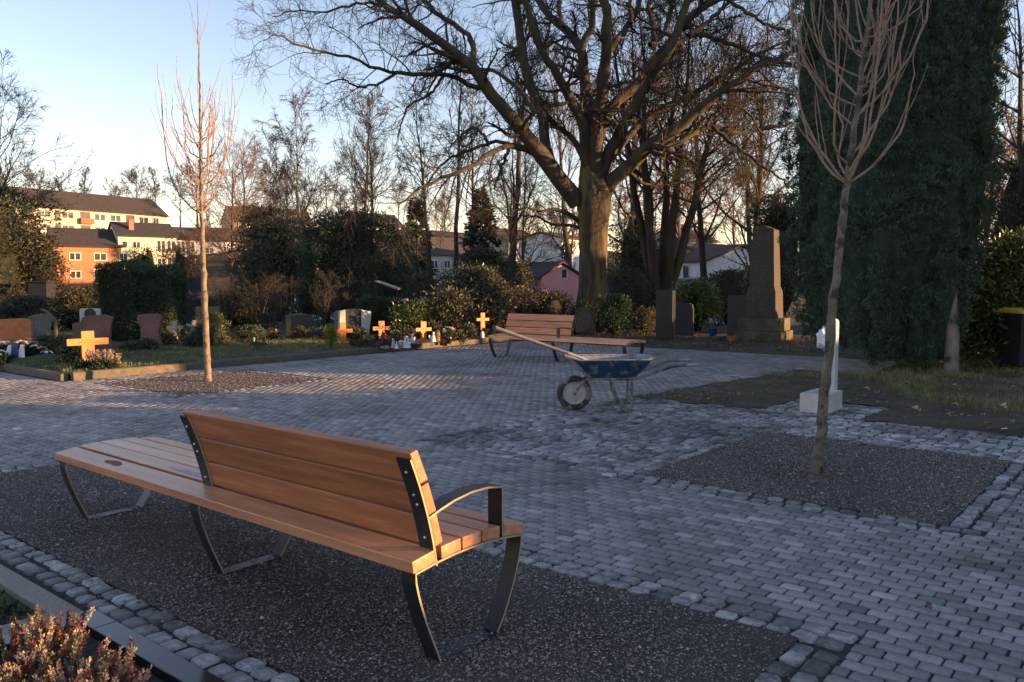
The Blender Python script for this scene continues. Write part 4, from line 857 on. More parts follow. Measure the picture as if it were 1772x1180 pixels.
C0, C1 = PX(207, 127), PX(307, 132); zb = 1.5; ze = hpx(408, 131); h_ = ze - zb
house("cream house with a large glazed bay and stout chimney, right of the brick house", C0, C1, 9, zb, ze, hpx(386, 134), cream, roofd,
      [(2.6, h_ - 1.4, 1.2, 1.1), (.9, h_ - 1.4, .8, 1.1)] + [(6.2 + k * 1.5, h_ - 1.5 - r_ * 2.8, 1.4, 1.9) for k in range(4) for r_ in (0, 1)], chimneys=[(2.3, 2.0, .3)])
D0, D1 = PX(312, 140), PX(428, 147); ze = hpx(415, 143)
house("low white house with a dark roof behind the trunk of the left young tree", D0, D1, 8, 4.5, ze, hpx(399, 150), white, roofd, [(2, ze - 6.2, 1.4, 1.1), (5, ze - 6.2, 1.6, 1.1), (8, ze - 6.2, 1.4, 1.1), (10.5, ze - 6.2, 1.4, 1.1)])
E0, E1 = PX(405, 186), PX(543, 196); ze = hpx(385, 193); h_ = ze - 9
house("sunlit yellow house front behind the stem of the lone birch", E0, E1, 10, 9, ze, hpx(362, 199), yel, roofb, [(2 + 3.1 * k, h_ - 1.5 - 2.7 * r_, 1.6, 1.3) for k in range(7) for r_ in (0, 1)])
F0, F1 = PX(628, 170), PX(700, 176); ze = hpx(393, 176); h_ = ze - 8
house("sunlit row house front behind the broad evergreen tree, its roof brown", F0, F1, 9, 8, ze, hpx(374, 182), cream, roofb, [(2 + 3 * k, h_ - 1.5, 1.5, 1.3) for k in range(6)])
G0, G1 = PX(668, 56), PX(757, 60); 
house("low house with a dark roof and a pale frosted gable above the shed", G0, G1, 7, -5, hpx(497, 58), hpx(471, 61), white, roofd, [(1.2, 3.2, .8, .8)])
MB_ = house("pale frosted small gable rising behind the low dark roof", PX(674, 64), PX(727, 65.5), 5, -4, hpx(473, 65), hpx(452, 65), mat("frosted_boards", (.40, .43, .50), (.52, .56, .63), rough=.6, scale=1.2, stretch=(1, 1, 5)), roofd, [], gable_front=True, over=.2)
H0, H1 = PX(936, 66), PX(1006, 68); ze = hpx(479, 67)
house("pink rendered house with one small white framed window in its gable", H0, H1, 9, -4.5, ze, hpx(455, 67), pink, roofd, [(2.2, ze + 4.5 + .25, .62, .8)], gable_front=True)
I0, I1 = PX(1163, 66), PX(1222, 63); ze = hpx(453, 65)
bung = house("white bungalow with a brown roof and a terrace door, right of the oak", I0, I1, 8, -3, ze, hpx(430, 69), white, roofb, [(.65, ze + 3 - .85, .5, .75), (1.55, ze + 3 - 1.0, .75, 1.5)])
house("grey flat garage block with pale roof edges in front of the white bungalow", PX(1160, 58), PX(1228, 55), 5, -4, hpx(487, 56), hpx(484, 59), mat("pale_blue_garage", (.30, .34, .42), (.40, .44, .52), rough=.7, scale=1), mat("frosted_flat_roof", (.10, .115, .15), (.20, .22, .27), rough=.6, scale=1.5), [], "garage", "garage")
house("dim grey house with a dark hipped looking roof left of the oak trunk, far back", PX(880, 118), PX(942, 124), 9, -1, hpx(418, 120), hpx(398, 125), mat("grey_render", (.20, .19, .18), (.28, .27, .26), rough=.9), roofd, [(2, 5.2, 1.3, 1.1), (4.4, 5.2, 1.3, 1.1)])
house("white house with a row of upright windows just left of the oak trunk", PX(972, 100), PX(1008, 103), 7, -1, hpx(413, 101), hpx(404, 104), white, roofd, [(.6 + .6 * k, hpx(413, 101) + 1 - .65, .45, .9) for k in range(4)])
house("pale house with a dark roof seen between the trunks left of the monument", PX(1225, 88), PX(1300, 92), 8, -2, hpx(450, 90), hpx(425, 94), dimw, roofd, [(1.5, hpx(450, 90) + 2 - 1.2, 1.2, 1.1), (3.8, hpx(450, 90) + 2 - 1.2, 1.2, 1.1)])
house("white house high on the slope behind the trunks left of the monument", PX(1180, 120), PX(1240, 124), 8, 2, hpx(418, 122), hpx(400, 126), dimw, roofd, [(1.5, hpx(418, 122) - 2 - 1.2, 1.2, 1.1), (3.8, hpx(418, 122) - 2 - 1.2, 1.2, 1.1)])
house("pale house with a dark roof below the lone birch, deep in the valley", PX(540, 92), PX(610, 97), 8, -2, hpx(440, 94), hpx(416, 98), white, roofd, [(1.5, 4.4, 1.3, 1.1), (3.9, 4.4, 1.3, 1.1)])
house("dark roofed house on the slope behind the pyramid shaped conifer", PX(735, 105), PX(830, 112), 9, 0, hpx(440, 108), hpx(412, 112), mat("grey_white_render", (.38, .36, .36), (.48, .46, .46), rough=.9), roofb, [(1.6 + 2.2 * k, hpx(440, 108) - 1.3, 1.2, 1.1) for k in range(3)])
# dark board fence and small shed roof behind the graves
fenm = mat("dark_blue_fence_boards", (.012, .013, .020), (.024, .026, .036), rough=.7, scale=3, stretch=(1, 1, 6))
f0, f1 = PX(288, 28.5), PX(398, 29.5); r = empty("board_fence", (f0[0], f0[1], th(*f0)), "dark board fence behind the left young tree", "fence", None, math.atan2(f1[1] - f0[1], f1[0] - f0[0])); Lf = math.dist(f0, f1); zt = hpx(478, 29) - th(*f0)
mb = MB(); z = .05
while z < zt - .1: mb.box((0, 0, z), (Lf, .03, z + .135)); z += .145
mb.build("boards", fenm, r)
for k in range(3): MB().box((k * (Lf - .1) / 2, .031, 0), (k * (Lf - .1) / 2 + .1, .13, zt + .02)).build("post", fenm, r)
c0 = PX(48, 25); zt = hpx(487, 25)
MB().box((c0[0], 25, 0), (gx(80, 25), 25.5, zt)).box((c0[0] - .04, 24.96, zt), (gx(80, 25) + .04, 25.54, zt + .05)).build("utility_cabinet", fenm, bevel=.01); tag(bpy.data.objects["utility_cabinet"], "dark cabinet with a pale top edge below the ivy grown tree", "cabinet")
sr = empty("shelter", (gx(672, 29), 29, th(0, 29)), "small open shelter with a single pitched board roof in the shrubbery", "shelter"); zs = th(0, 29)
a_, b_ = at(649, 488, 28.4), at(694, 501, 29.4); 
mb = MB(); mb.prism([(a_[0] - sr.location[0], a_[2] - zs), (b_[0] - sr.location[0], b_[2] - zs), (b_[0] - sr.location[0], b_[2] - zs + .05), (a_[0] - sr.location[0], a_[2] - zs + .05)], 'y', -.7, .7); mb.build("roof", mat("grey_shelter_boards", (.18, .16, .15), (.28, .26, .24), rough=.8), sr)
for k in (-.6, .6): MB().box((.36, k - .03, 0), (.42, k + .03, b_[2] - zs + .01)).build("post", bark_grey, sr); MB().box((-.36, k - .03, 0), (-.3, k + .03, a_[2] - zs - .05)).build("post", bark_grey, sr)

# ------------------------------------------------------------------ graves
GZ = .085
redst = mat("red_granite", (.17, .075, .065), (.26, .125, .11), rough=.65, scale=45, det=8, bump=.3, bscale=60, col3=(.12, .075, .06), s3=3)
orgst = mat("orange_sandstone", (.42, .135, .055), (.54, .20, .09), rough=.85, scale=10, bump=.4, bscale=40)
greyst = mat("grey_granite", (.10, .105, .10), (.20, .205, .20), col3=(.10, .11, .07), s3=3, rough=.75, scale=30, det=8, bump=.4, bscale=40)
darkst = mat("dark_granite", (.016, .016, .02), (.032, .032, .038), rough=.45, scale=40, det=8)
blackst = mat("polished_black_granite", (.008, .009, .012), (.014, .015, .019), rough=.10, scale=60, spec=.6)
mossst = mat("mossy_sandstone", (.075, .065, .048), (.14, .12, .088), rough=.9, scale=7, bump=.6, bscale=30, col3=(.055, .065, .03), s3=3)
lightst = mat("light_limestone", (.42, .40, .36), (.54, .52, .48), rough=.8, scale=12)
browst = mat("brown_stone", (.10, .07, .05), (.16, .115, .085), rough=.85, scale=12)
crossm = mat("varnished_cross_wood", (.50, .165, .042), (.60, .215, .06), rough=.5, scale=3, stretch=(9, 9, 1.2))
crossg = mat("weathered_cross_wood", (.26, .25, .23), (.38, .37, .345), rough=.85, scale=4, stretch=(9, 9, 1.2))
letter = mat("engraved_lettering", (.22, .075, .02), (.28, .10, .03), rough=.8)
def stone(px0, px1, top, base, d, m, label, shape='flat', t=.16, rz=0.0, name="gravestone", socle=None):
    w = (px1 - px0) / FPX * d / max(.3, math.cos(rz)); x = gx((px0 + px1) / 2, d); z0 = GZ - .02; H = hpx(top, d) - z0; h = w / 2
    if shape == 'flat': P = [(-h, 0), (h, 0), (h, H * .97), (h * .94, H), (-h * .9, H * 1.0), (-h, H * .96)]
    elif shape == 'arch': P = [(-h, 0), (h, 0)] + [(h * math.cos(a), H * .74 + H * .26 * math.sin(a)) for a in np.linspace(0, math.pi, 13)]
    elif shape == 'waist': P = [(-h * .93, 0), (h * .98, 0), (h * .80, H * .25), (h * .76, H * .5), (h * .92, H * .76), (h, H * .86), (h * .98, H * .985), (0, H * 1.01), (-h * .98, H * .985), (-h, H * .80), (-h * .74, H * .60), (-h * .76, H * .3)]
    elif shape == 'lean': P = [(-h, 0), (h * .98, 0), (h * .83, H * .3), (h * .86, H * .6), (h, H * .93), (h * .6, H), (-h * .1, H * .985), (-h * .5, H * .93), (-h * .62, H * .8), (-h, H * .75)]
    elif shape == 'soft': P = [(-h, 0), (h, 0), (h * .98, H * .8), (h * .9, H * .95), (h * .6, H), (-h * .7, H * .97), (-h * .96, H * .9)]
    elif shape == 'peak': P = [(-h, 0), (h, 0), (h, H * .93), (0, H), (-h, H * .93)]
    r = MB().prism(P, 'y', -t / 2, t / 2).build(name, m, None, (x, d, z0), rz, bevel=.012); return tag(r, label, "gravestone")
stone(-18, 48, 549, 600, 18.3, orgst, "broad orange sandstone gravestone behind the funeral wreaths at the left edge", 'soft', rz=.25)
stone(46, 92, 541, 592, 19.5, greyst, "grey round topped gravestone right of the orange one", 'arch', rz=.25)
mb = MB(); b0 = Vector((gx(93, 19.2), 19.2, GZ)); g_ = lambda px, py: at(px, py, 19.2) - b0
mb.tube([g_(91, 596), g_(90, 570), g_(92, 556), g_(88, 545), g_(80, 538), g_(70, 535)], [.05, .045, .05, .04, .035, .015], 8); o = mb.build("grave_root", browst, None, b0, smooth=True); tag(o, "curved brown root leaning over the grey round topped gravestone", "root ornament")
stone(128, 190, 543, 600, 18.1, redst, "red granite gravestone with a stepped left shoulder behind the leftmost cross", 'lean', rz=.25)
s1 = stone(137, 172, 532, 590, 20.6, lightst, "pale stone stele looking over the stepped red gravestone", 'flat', .1)
a_ = s1.location; Hs = hpx(541, 20.55) - a_[2]; MB().prism([(.02 + .14 * math.cos(t), Hs + .16 * math.sin(t) * .8) for t in np.linspace(0, 2 * math.pi, 20)[:-1]], 'y', -.075, -.045).build("dark_disc", darkst, s1)
stone(238, 277, 542, 598, 18.7, redst, "reddish gravestone with a narrow waist in front of the clipped hedge blocks", 'waist', rz=.15)
stone(338, 378, 529, 580, 21.4, browst, "brown stele partly behind the left young tree's trunk", 'flat', .14)
stone(494, 538, 541, 578, 22.0, darkst, "dark upright gravestone alone left of the two-tone gravestone", 'peak', rz=.2)
tw = stone(596, 622, 534, 575, 21.9, darkst, "two-tone gravestone, dark slab between two sunlit light stone wings", 'flat', .16, rz=.45)
Ht = hpx(535, 21.9) - tw.location[2]
MB().prism([(-.40, 0), (-.215, 0), (-.215, Ht), (-.36, Ht * .96)], 'y', -.11, .06).build("left_wing", lightst, tw, bevel=.01); MB().prism([(.215, 0), (.40, 0), (.50, Ht * .93), (.215, Ht)], 'y', -.11, .06).build("right_wing", lightst, tw, bevel=.01)
stone(578, 592, 536, 580, 22.3, greyst, "narrow rough grey stone just left of the two-tone gravestone", 'soft', .2)
stone(996, 1031, 530, 575, 24.0, mossst, "rounded mossy gravestone right of the far bench's backrest", 'arch', .2)
stone(1139, 1166, 503, 588, 21.3, mat('matt_black_granite', (.008, .008, .010), (.016, .016, .019), rough=.45, scale=40), "tall black gravestone pillar right of the far bench", 'flat', .36, rz=-.4, name="gravestone_pillar")
stone(1164, 1200, 525, 570, 22.6, darkst, "dark gravestone with a curved right edge beside the black pillar", 'soft', .18, rz=-.35)
stone(1262, 1294, 512, 590, 21.9, darkst, "plain dark slab gravestone beside the tall monument", 'flat', .2, rz=-.35)
# tall monument
mx = at(1322, 585, 21.6); MR = -.56
mon = empty("stone_monument", (mx[0], 21.6, 0), "tall tapering grey stone monument with a pitched top on a stepped mossy base", "monument", None, MR)
zq = lambda py: hpx(py, 21.3)
MB().box((-.60, -.60, -.05), (.60, .60, zq(574))).build("step", mossst, mon, bevel=.02)
MB().box((-.54, -.54, zq(574)), (.54, .54, zq(552))).build("base", mossst, mon, bevel=.02)
def frust(z0, z1, a0, a1): h0, h1 = a0 / 2, a1 / 2; m_ = MB(); m_.add([(-h0, -h0, z0), (h0, -h0, z0), (h0, h0, z0), (-h0, h0, z0), (-h1, -h1, z1), (h1, -h1, z1), (h1, h1, z1), (-h1, h1, z1)], [(0, 3, 2, 1), (4, 5, 6, 7), (0, 1, 5, 4), (1, 2, 6, 5), (2, 3, 7, 6), (3, 0, 4, 7)]); return m_
monm = mat("dark_monument_stone", (.042, .036, .032), (.078, .067, .058), rough=.85, scale=20, bump=.4, bscale=40)
m_ = frust(zq(552), zq(507), .78, .74); m_.build("pedestal", monm, mon, bevel=.012)
frust(zq(507), zq(498), .74, .66).build("moulding", monm, mon)
m_ = frust(zq(498), zq(398), .645, .54); m_.build("shaft", monm, mon, bevel=.01)
h1 = .28; zt = zq(398); m_ = MB(); m_.prism([(-h1, zt), (h1, zt), (0, zt + .11)], 'y', -h1, h1); m_.build("pitched_cap", monm, mon)
# wooden crosses
def cross(px, d, top, base, barw, label, m=crossm, rz=.75, tilt=0.0, lines=2, bar_py=None, wv=None, group="wooden grave crosses"):
    z0 = GZ; x = gx(px, d); H = hpx(top, d) - z0; s = FPX / d; w = barw / s / math.cos(rz) ; vw = (wv or barw * .30) / s / math.cos(rz) ; hb = hpx(bar_py, d) - z0 if bar_py else H - .2; bt_ = .088 / .5 * barw / s * 1.35
    r = empty("wooden_cross", (x, d, z0), label, "cross", group, rz); r.rotation_euler = (0, tilt, rz); t = .022
    MB().box((-vw / 2, -t / 2, -.08), (vw / 2, t / 2, H)).build("upright", m, r, bevel=.003)
    MB().box((-w / 2, -t / 2 - .006, hb - bt_ / 2), (w / 2, t / 2 - .006, hb + bt_ / 2)).build("crossbar", m, r, bevel=.003)
    q = np.random.default_rng(int(px)); mb = MB()
    for k in range(lines):
        z = hb + bt_ * (.22 - .3 * k); c = -w * (.24 - .1 * (k == 0)) ; e = -c
        while c < e:
            l = q.uniform(.008, .016) * w / .5; mb.box((c, -t / 2 - .0075, z - bt_ * .05), (c + l, -t / 2 - .005, z + bt_ * (.05 + .03 * q.random()))); c += l + (.006 if q.random() < .8 else .025) * w / .5
    if lines: o = mb.build("inscription", letter, r)
    return r
cross(148, 14.35, 571, 641, 49, "leftmost wooden cross, large, glowing orange at the kerb corner", bar_py=589.5, wv=15)
cross(592, 18.6, 557, 606, 29, "wooden cross left of the heather clump, below the two-tone gravestone", bar_py=572, wv=9, rz=.6)
cross(659, 19.6, 555, 600, 27, "reddish wooden cross above the dark red vase", mat("reddish_cross_wood", (.50, .17, .065), (.60, .225, .095), rough=.55, scale=3, stretch=(9, 9, 1.2)), bar_py=567.5, wv=9, rz=.6)
cross(732, 19.9, 556, 598, 25, "ochre wooden cross among lanterns and white figures", bar_py=569.5, wv=8.5, rz=.65)
cross(749, 22.4, 541, 585, 18, "small ochre wooden cross in the back row, beside pink flowers", bar_py=552, wv=6.5, rz=.75)
cross(835, 21.6, 541, 585, 21, "rightmost wooden cross, left of the far bench", bar_py=552.5, wv=7, rz=.6)
cross(300, 20.2, 554, 592, 25, "weathered grey wooden cross right of the waisted gravestone", crossg, bar_py=565, wv=6.5, rz=.3, lines=1)
cross(324, 20.6, 552, 594, 20, "pale wooden cross tipped askew beside the grey one", crossg, bar_py=562, wv=6, rz=.5, tilt=.28, lines=0)
# brick pillar with a pale cap
bp = empty("brick_pillar", (gx(692, 25.2), 25.2, 0), "slim brick pillar with a pale cap stone, lit on its right side", "pillar", None, -.3); zt = hpx(520, 25.2)
bpm = mat("pillar_brick", (.13, .055, .035), (.24, .105, .065), rough=.9, scale=14, stretch=(1, 1, 3))
mb = MB(); z = 0
while z < zt - .03: mb.box((-.15, -.15, z), (.15, .15, z + .068)); mb.box((-.142, -.142, z + .068), (.142, .142, z + .08)); z += .08
mb.build("shaft", bpm, bp); MB().box((-.20, -.20, z), (.20, .20, z + .07)).build("cap", lightst, bp, bevel=.015)

# grave goods ---------------------------------------------------------------
whitep = mat("white_petals", (.62, .60, .52), (.75, .74, .68), rough=.6, scale=20, attr=True); pinkp = mat("pink_petals", (.50, .26, .28), (.62, .36, .38), rough=.6, scale=20, attr=True); yelp = mat("cream_yellow_petals", (.60, .54, .30), (.70, .64, .40), rough=.6, scale=20, attr=True); redp = mat("red_petals", (.25, .02, .02), (.36, .035, .03), rough=.6, attr=True)
ribm = mat("white_satin_ribbon", (.55, .58, .68), (.66, .69, .78), rough=.35); navy = mat("dark_blue_ribbon", (.012, .016, .06), (.02, .025, .085), rough=.35)
heathg = fol("pale_heather", (.25, .20, .15), (.36, .29, .22), (.34, .17, .16)); fir = fol("fir_sprigs", (.015, .03, .015), (.035, .06, .03))
redgl = mat("red_lantern_plastic", (.20, .008, .008), (.28, .015, .012), rough=.2, coat=.4); blackp = mat("black_vase", (.012, .012, .013), (.02, .02, .022), rough=.3); darkred = mat("dark_red_vase", (.10, .018, .018), (.15, .03, .03), rough=.3); whitec = mat("white_ceramic", (.60, .60, .62), (.72, .72, .74), rough=.3); terra = mat("terracotta", (.34, .11, .045), (.44, .16, .07), rough=.8); bluep = mat("blue_glazed_pot", (.02, .03, .22), (.035, .05, .32), rough=.25); rosec = mat("pale_rose_ceramic", (.52, .34, .33), (.62, .44, .42), rough=.4)
def flower_mesh(q, n, R_, petals, pr, flat=.5):
    """n blossoms over a dome of radius R_"""
    V, F, T = [], [], []; b = 0
    for i in range(n):
        a, f = q.uniform(0, 6.28), math.sqrt(q.uniform(0, 1)); c = np.array([R_ * f * math.cos(a), R_ * f * math.sin(a), R_ * flat * math.sqrt(max(0, 1 - f * f))]); N_ = unit(c + np.array([0, 0, R_ * .6]))
        t1 = unit(np.cross(N_, [0.3, 1, .2])); t2 = np.cross(N_, t1)
        for ring in range(2):
            for k in range(petals):
                an = 2 * math.pi * k / petals + ring * .5; d = unit(t1 * math.cos(an) + t2 * math.sin(an) + N_ * (.35 + .9 * ring)); s = np.cross(d, N_); l = pr * (1 - .25 * ring)
                V += [c, c + d * l * .55 + s * l * .32, c + d * l + N_ * l * .1, c + d * l * .55 - s * l * .32]; F.append((b, b + 1, b + 2, b + 3)); b += 4; T.append(q.uniform(.8, 1.15))
    return np.array(V), np.array(F), np.array(T)
def bouquet(px, d, py, R_, m, label, n=9, pr=.035, cat="flowers", name="flower_bouquet", green=True, vase=None, z=None, petals=6, flat=.6, seed=0):
    q = np.random.default_rng(int(px + py) + seed); p = at(px, py, d); z0 = GZ if z is None else z
    r = empty(name, (p[0], d, z0), label, cat); h = max(.03, p[2] - z0)
    V, F, T = flower_mesh(q, n, R_, petals, pr, flat); link_mesh("blossoms", npmesh("blossoms", V + np.array([0, 0, h]), [F], [T]), m, r)
    if green:
        n2 = 90; P = q.normal(0, R_ * .5, (n2, 3)); P[:, 2] = h * q.uniform(.15, 1.0, n2); foliage("leaves", fir, P, unit(P * np.array([1, 1, 0]) + np.array([0, 0, .05])), q, 3, .07, .022, .5, .6, .015, parent=r)
    if vase is not None: rv, m2 = vase; MB().lathe([(rv * .55, -.0), (rv * .8, h * .25), (rv, h * .55), (rv * .9, h * .6), (rv * .8, h * .55)], 14).build("vase", m2, r, smooth=True)
    return r
def pot(px, d, H, R_, m, label, prof=None, name="grave_lantern", cat="lantern", lid=None, z=None):
    p = gx(px, d); r = empty(name, (p, d, GZ if z is None else z), label, cat); pr = prof or [(.7, 0), (.95, .15), (1, .6), (.9, .8), (.75, .82)]
    MB().lathe([(a * R_, b * H) for a, b in pr], 14).build("body", m, r, smooth=True)
    if lid is not None: MB().lathe([(.8 * R_, .82 * H + .001), (.85 * R_, .88 * H), (.4 * R_, .96 * H), (.12 * R_, H)], 12).build("lid", lid, r, smooth=True)
    return r
def figure(px, d, H, m, label, name="angel_figure", cat="figure", wings=True):
    r = empty(name, (gx(px, d), d, GZ), label, cat, None, .6)
    MB().lathe([(.30 * H, 0), (.27 * H, .12 * H), (.18 * H, .4 * H), (.15 * H, .6 * H), (.07 * H, .7 * H), (.11 * H, .8 * H), (.12 * H, .88 * H), (.08 * H, .96 * H), (.02 * H, H)], 12, squash=(1, .8)).build("body", m, r, smooth=True)
    if wings:
        for s in (-1, 1): MB().prism([(0, .45 * H), (s * .36 * H, .72 * H), (s * .40 * H, .5 * H), (s * .25 * H, .25 * H)], 'y', .12 * H, .15 * H).build("wing", m, r)
    return r
# wreaths at the left edge
def wreath(px, d, py, w, label, ms, seed):
    q = np.random.default_rng(seed); p = at(px, py, d); r = empty("funeral_wreath", (p[0], d, GZ), label, "wreath", "funeral wreaths on the fresh grave"); h = p[2] - GZ
    n = 170; a = q.uniform(0, 6.28, n); f = np.sqrt(q.uniform(0, 1, n)); P = np.stack([w * .5 * f * np.cos(a), .22 * f * np.sin(a), h * (.15 + .85 * (1 - f * .7)) * q.uniform(.5, 1, n)], 1)
    foliage("greenery", fir, P, unit(np.stack([np.cos(a), np.sin(a) - .5, np.full(n, .6)], 1)), q, 5, .09, .025, .1, .7, .02, parent=r)
    for k, (m, nn, pr, off) in enumerate(ms):
        V, F, T = flower_mesh(q, nn, .09, 7, pr, .7); link_mesh("blossoms", npmesh("blossoms", V + np.array([off[0], -.12 + off[1], h * .75 + off[2]]), [F], [T]), m, r)
    return r
wreath(14, 15.2, 590, .5, "white lily wreath standing at the left edge in front of the orange gravestone", [(whitep, 10, .075, (0, 0, .0)), (yelp, 5, .05, (-.14, 0, .02)), (whitep, 5, .06, (.14, .02, .02))], 1)
w2 = wreath(38, 15.0, 592, .40, "green wreath carrying a white ribbon with a dark blue middle stripe", [(whitep, 6, .05, (.06, 0, .05))], 2)
hb = 0.30
for x0, m, nm in ((-.19, ribm, "ribbon_tail"), (.03, ribm, "ribbon_tail")):
    MB().add([(x0 + .07, -.20, .34), (x0 + .13, -.20, .34), (x0 + .17, -.26, .02), (x0 - .02, -.26, .02), (x0 + .07, -.215, .34), (x0 + .13, -.215, .34), (x0 + .17, -.275, .02), (x0 - .02, -.275, .02)], [(0, 1, 2, 3), (7, 6, 5, 4), (0, 4, 5, 1), (1, 5, 6, 2), (2, 6, 7, 3), (3, 7, 4, 0)]).build(nm, m, w2)
MB().add([(-.06, -.215, .37), (.06, -.215, .37), (.09, -.28, .03), (-.04, -.28, .03), (-.06, -.225, .37), (.06, -.225, .37), (.09, -.29, .03), (-.04, -.29, .03)], [(0, 1, 2, 3), (7, 6, 5, 4), (0, 4, 5, 1), (1, 5, 6, 2), (2, 6, 7, 3), (3, 7, 4, 0)]).build("ribbon_stripe", navy, w2)
wr = wreath(68, 15.2, 592, .5, "pink and white rose garland sloping down to the right end of the fresh grave", [(pinkp, 7, .045, (-.16, 0, .10)), (pinkp, 7, .045, (-.06, 0, .03)), (whitep, 5, .04, (.02, -.03, -.02)), (pinkp, 7, .045, (.10, 0, -.06)), (whitep, 6, .045, (.20, 0, -.12))], 3)
wreath(-4, 14.6, 612, .4, "pale blue and white bouquet cut by the left edge, lowest of the wreaths", [(mat("pale_blue_petals", (.34, .40, .58), (.46, .52, .70), rough=.6, attr=True), 9, .06, (.02, 0, .0)), (whitep, 4, .05, (.10, 0, .05))], 4)
# fresh grave mound below the wreaths
q = np.random.default_rng(8)
lumpy("grave_mound", (0, 0, 0), (1.0, .7, .20), q, moss_soil, None, (gx(45, 15.1), 15.1, GZ - .05), seg=26, amp=.08); tag(bpy.data.objects["grave_mound"], "low soil mound of the fresh grave under the wreaths", "grave mound")
# planting by the leftmost cross
bouquet(137, 13.75, 627, .05, yelp, "cream rose, largest blossom below the leftmost cross", 3, .045, "flowers", "rose", z=GZ, petals=8)
bouquet(150, 13.7, 630, .07, yelp, "two small cream roses low beside the kerb corner", 3, .034, "flowers", "rose", petals=8)
bouquet(136, 13.6, 634, .05, whitep, "tiny white blossoms lowest at the kerb corner", 4, .022, "flowers", "flower_bouquet")
def heather(px, d, top, w, m, label, n=70, seed=4, base=GZ):
    q = np.random.default_rng(seed); x = gx(px, d); H = hpx(top, d) - base; r = empty("heather", (x, d, base), label, "plant")
    a = q.uniform(0, 6.28, n); f = np.sqrt(q.uniform(0, 1, n)); P = np.stack([w / 2 * f * np.cos(a), w / 2 * f * np.sin(a), np.zeros(n)], 1); Pp = np.repeat(P, 16, 0); t = np.tile(np.linspace(.25, 1, 16), n)
    out = np.repeat(np.stack([np.cos(a), np.sin(a)], 1) * (f * .25 * H)[:, None], 16, 0); Pp[:, :2] += out * t[:, None]; Pp[:, 2] = t * H * np.repeat(q.uniform(.65, 1.05, n), 16)
    foliage("spikes", m, Pp, np.tile(np.array([[0, 0, .8]]), (len(Pp), 1)), q, 3, .035, .014, .5, .8, .008, parent=r); return r
heather(170, 13.85, 606, .34, heathg, "pale dried heather beside the cream roses at the kerb corner", 60)
heather(186, 14.0, 614, .26, heathg, "small greyish heather right of the pale dried one", 30, 6)
heather(640, 18.3, 588, .9, fol("brown_heather", (.05, .035, .03), (.10, .07, .055)), "wide brownish heather clump between the second and third wooden cross", 110, 7)
bush(172, 13.6, 628, .55, "low dark green ground plant at the kerb corner", fir, "plant", "ground_plant", n=220, L=.05, Wd=.02, base=GZ, core=.3)
bush(120, 14.6, 602, .6, "leafy green plant below the left arm of the leftmost cross", evergm, "plant", "ground_plant", n=260, L=.06, Wd=.03, base=GZ, core=.3)
heather(645 + 20, 18.0, 600, .2, whitep if False else fol("silver_leaf", (.30, .31, .30), (.42, .43, .42)), "silvery white plant at the kerb left of the black vase", 24, 9)
pot(651, 18.4, .26, .055, blackp, "tall black grave vase at the kerb", [(.6, 0), (.7, .1), (.8, .5), (1, 1), (.85, .98)], "grave_vase", "vase")
pot(664, 18.9, .30, .075, darkred, "large dark red vase between the crosses", [(.5, 0), (.8, .2), (1, .6), (.8, .9), (.9, 1), (.75, .97)], "grave_vase", "vase")
pot(656, 18.2, .14, .09, brownw, "brown planter box at the foot of the dark red vase", [(1, 0), (1.05, .9), (1.05, 1), (.95, 1)], "planter", "planter")
bouquet(683, 18.9, 576, .10, yelp, "pale yellow flowers right of the dark red vase", 9, .03)
bouquet(688, 19.6, 560, .16, whitep, "few white blossoms on the dark shrub above the figures", 6, .03)
for px, H, lb in ((679, .22, "white gnome like figure with a pointed cap, leftmost at the kerb"), (700, .24, "white angel figure, the taller of the kneeling pair"), (705.5, .20, "white angel figure, the right one of the kneeling pair")): figure(px, 18.2, H, whitec if px > 690 else rosec, lb, wings=px > 690)
figure(712, 19.0, .27, mat("pale_blue_stone", (.34, .40, .50), (.46, .52, .62), rough=.5), "pale blue stone angel on the dark slab", wings=True)
MB().box((-.30, -.12, 0), (.30, .12, .05)).build("stone_slab", darkst, None, (gx(706, 18.9), 18.9, GZ), .2, bevel=.006); tag(bpy.data.objects["stone_slab"], "flat dark stone slab carrying lanterns behind the white angels", "slab")
pot(702, 19.1, .16, .045, terra, "small orange lantern on the dark slab left of the blue angel", lid=whitec, z=GZ + .05)
figure(685, 18.0, .16, whitec, "smallest white figure in front of the pointed cap figure", wings=False)
bouquet(717, 18.3, 596, .11, pinkp, "flat row of pale pink flowers on the kerb below the ochre cross", 10, .028, green=False)
pot(692, 18.1, .17, .05, mat("clear_lantern_glass", (.22, .24, .24), (.30, .32, .32), rough=.1), "grey glass lantern left of the kneeling angels", lid=whitec)
pot(756, 19.9, .30, .07, brownw, "brown stone lantern right of the ochre cross", lid=greyst)
figure(749, 19.8, .26, whitec, "white angel between the ochre cross and the brown lantern")
bouquet(777, 19.4, 573, .14, whitep, "large bunch of white flowers in a black vase", 16, .04, vase=(.08, blackp))
pot(769, 18.7, .14, .06, redgl, "small bright red lantern at the kerb right of the ochre cross", lid=redgl)
pot(763, 18.9, .12, .05, redgl, "second small red lantern standing just behind the bright one", lid=redgl)
figure(746, 18.6, .12, whitec, "little white animal figure at the foot of the ochre cross", "animal_figure", wings=False)
bouquet(768, 22.2, 552, .10, pinkp, "pink flowers right of the small back row cross", 8, .035)
bouquet(838, 21.2, 570, .07, yelp, "green tuft with a pale blossom at the foot of the rightmost cross", 3, .025)
pot(834, 21.0, .20, .05, whitec, "slim pale lantern below the rightmost cross", lid=whitec)
bouquet(792, 20.5, 575, .12, redp, "dark red flowers right of the white bunch", 8, .03)
bouquet(800, 20.2, 578, .05, whitep, "single white blossom in the ground right of the dark red flowers", 2, .03)
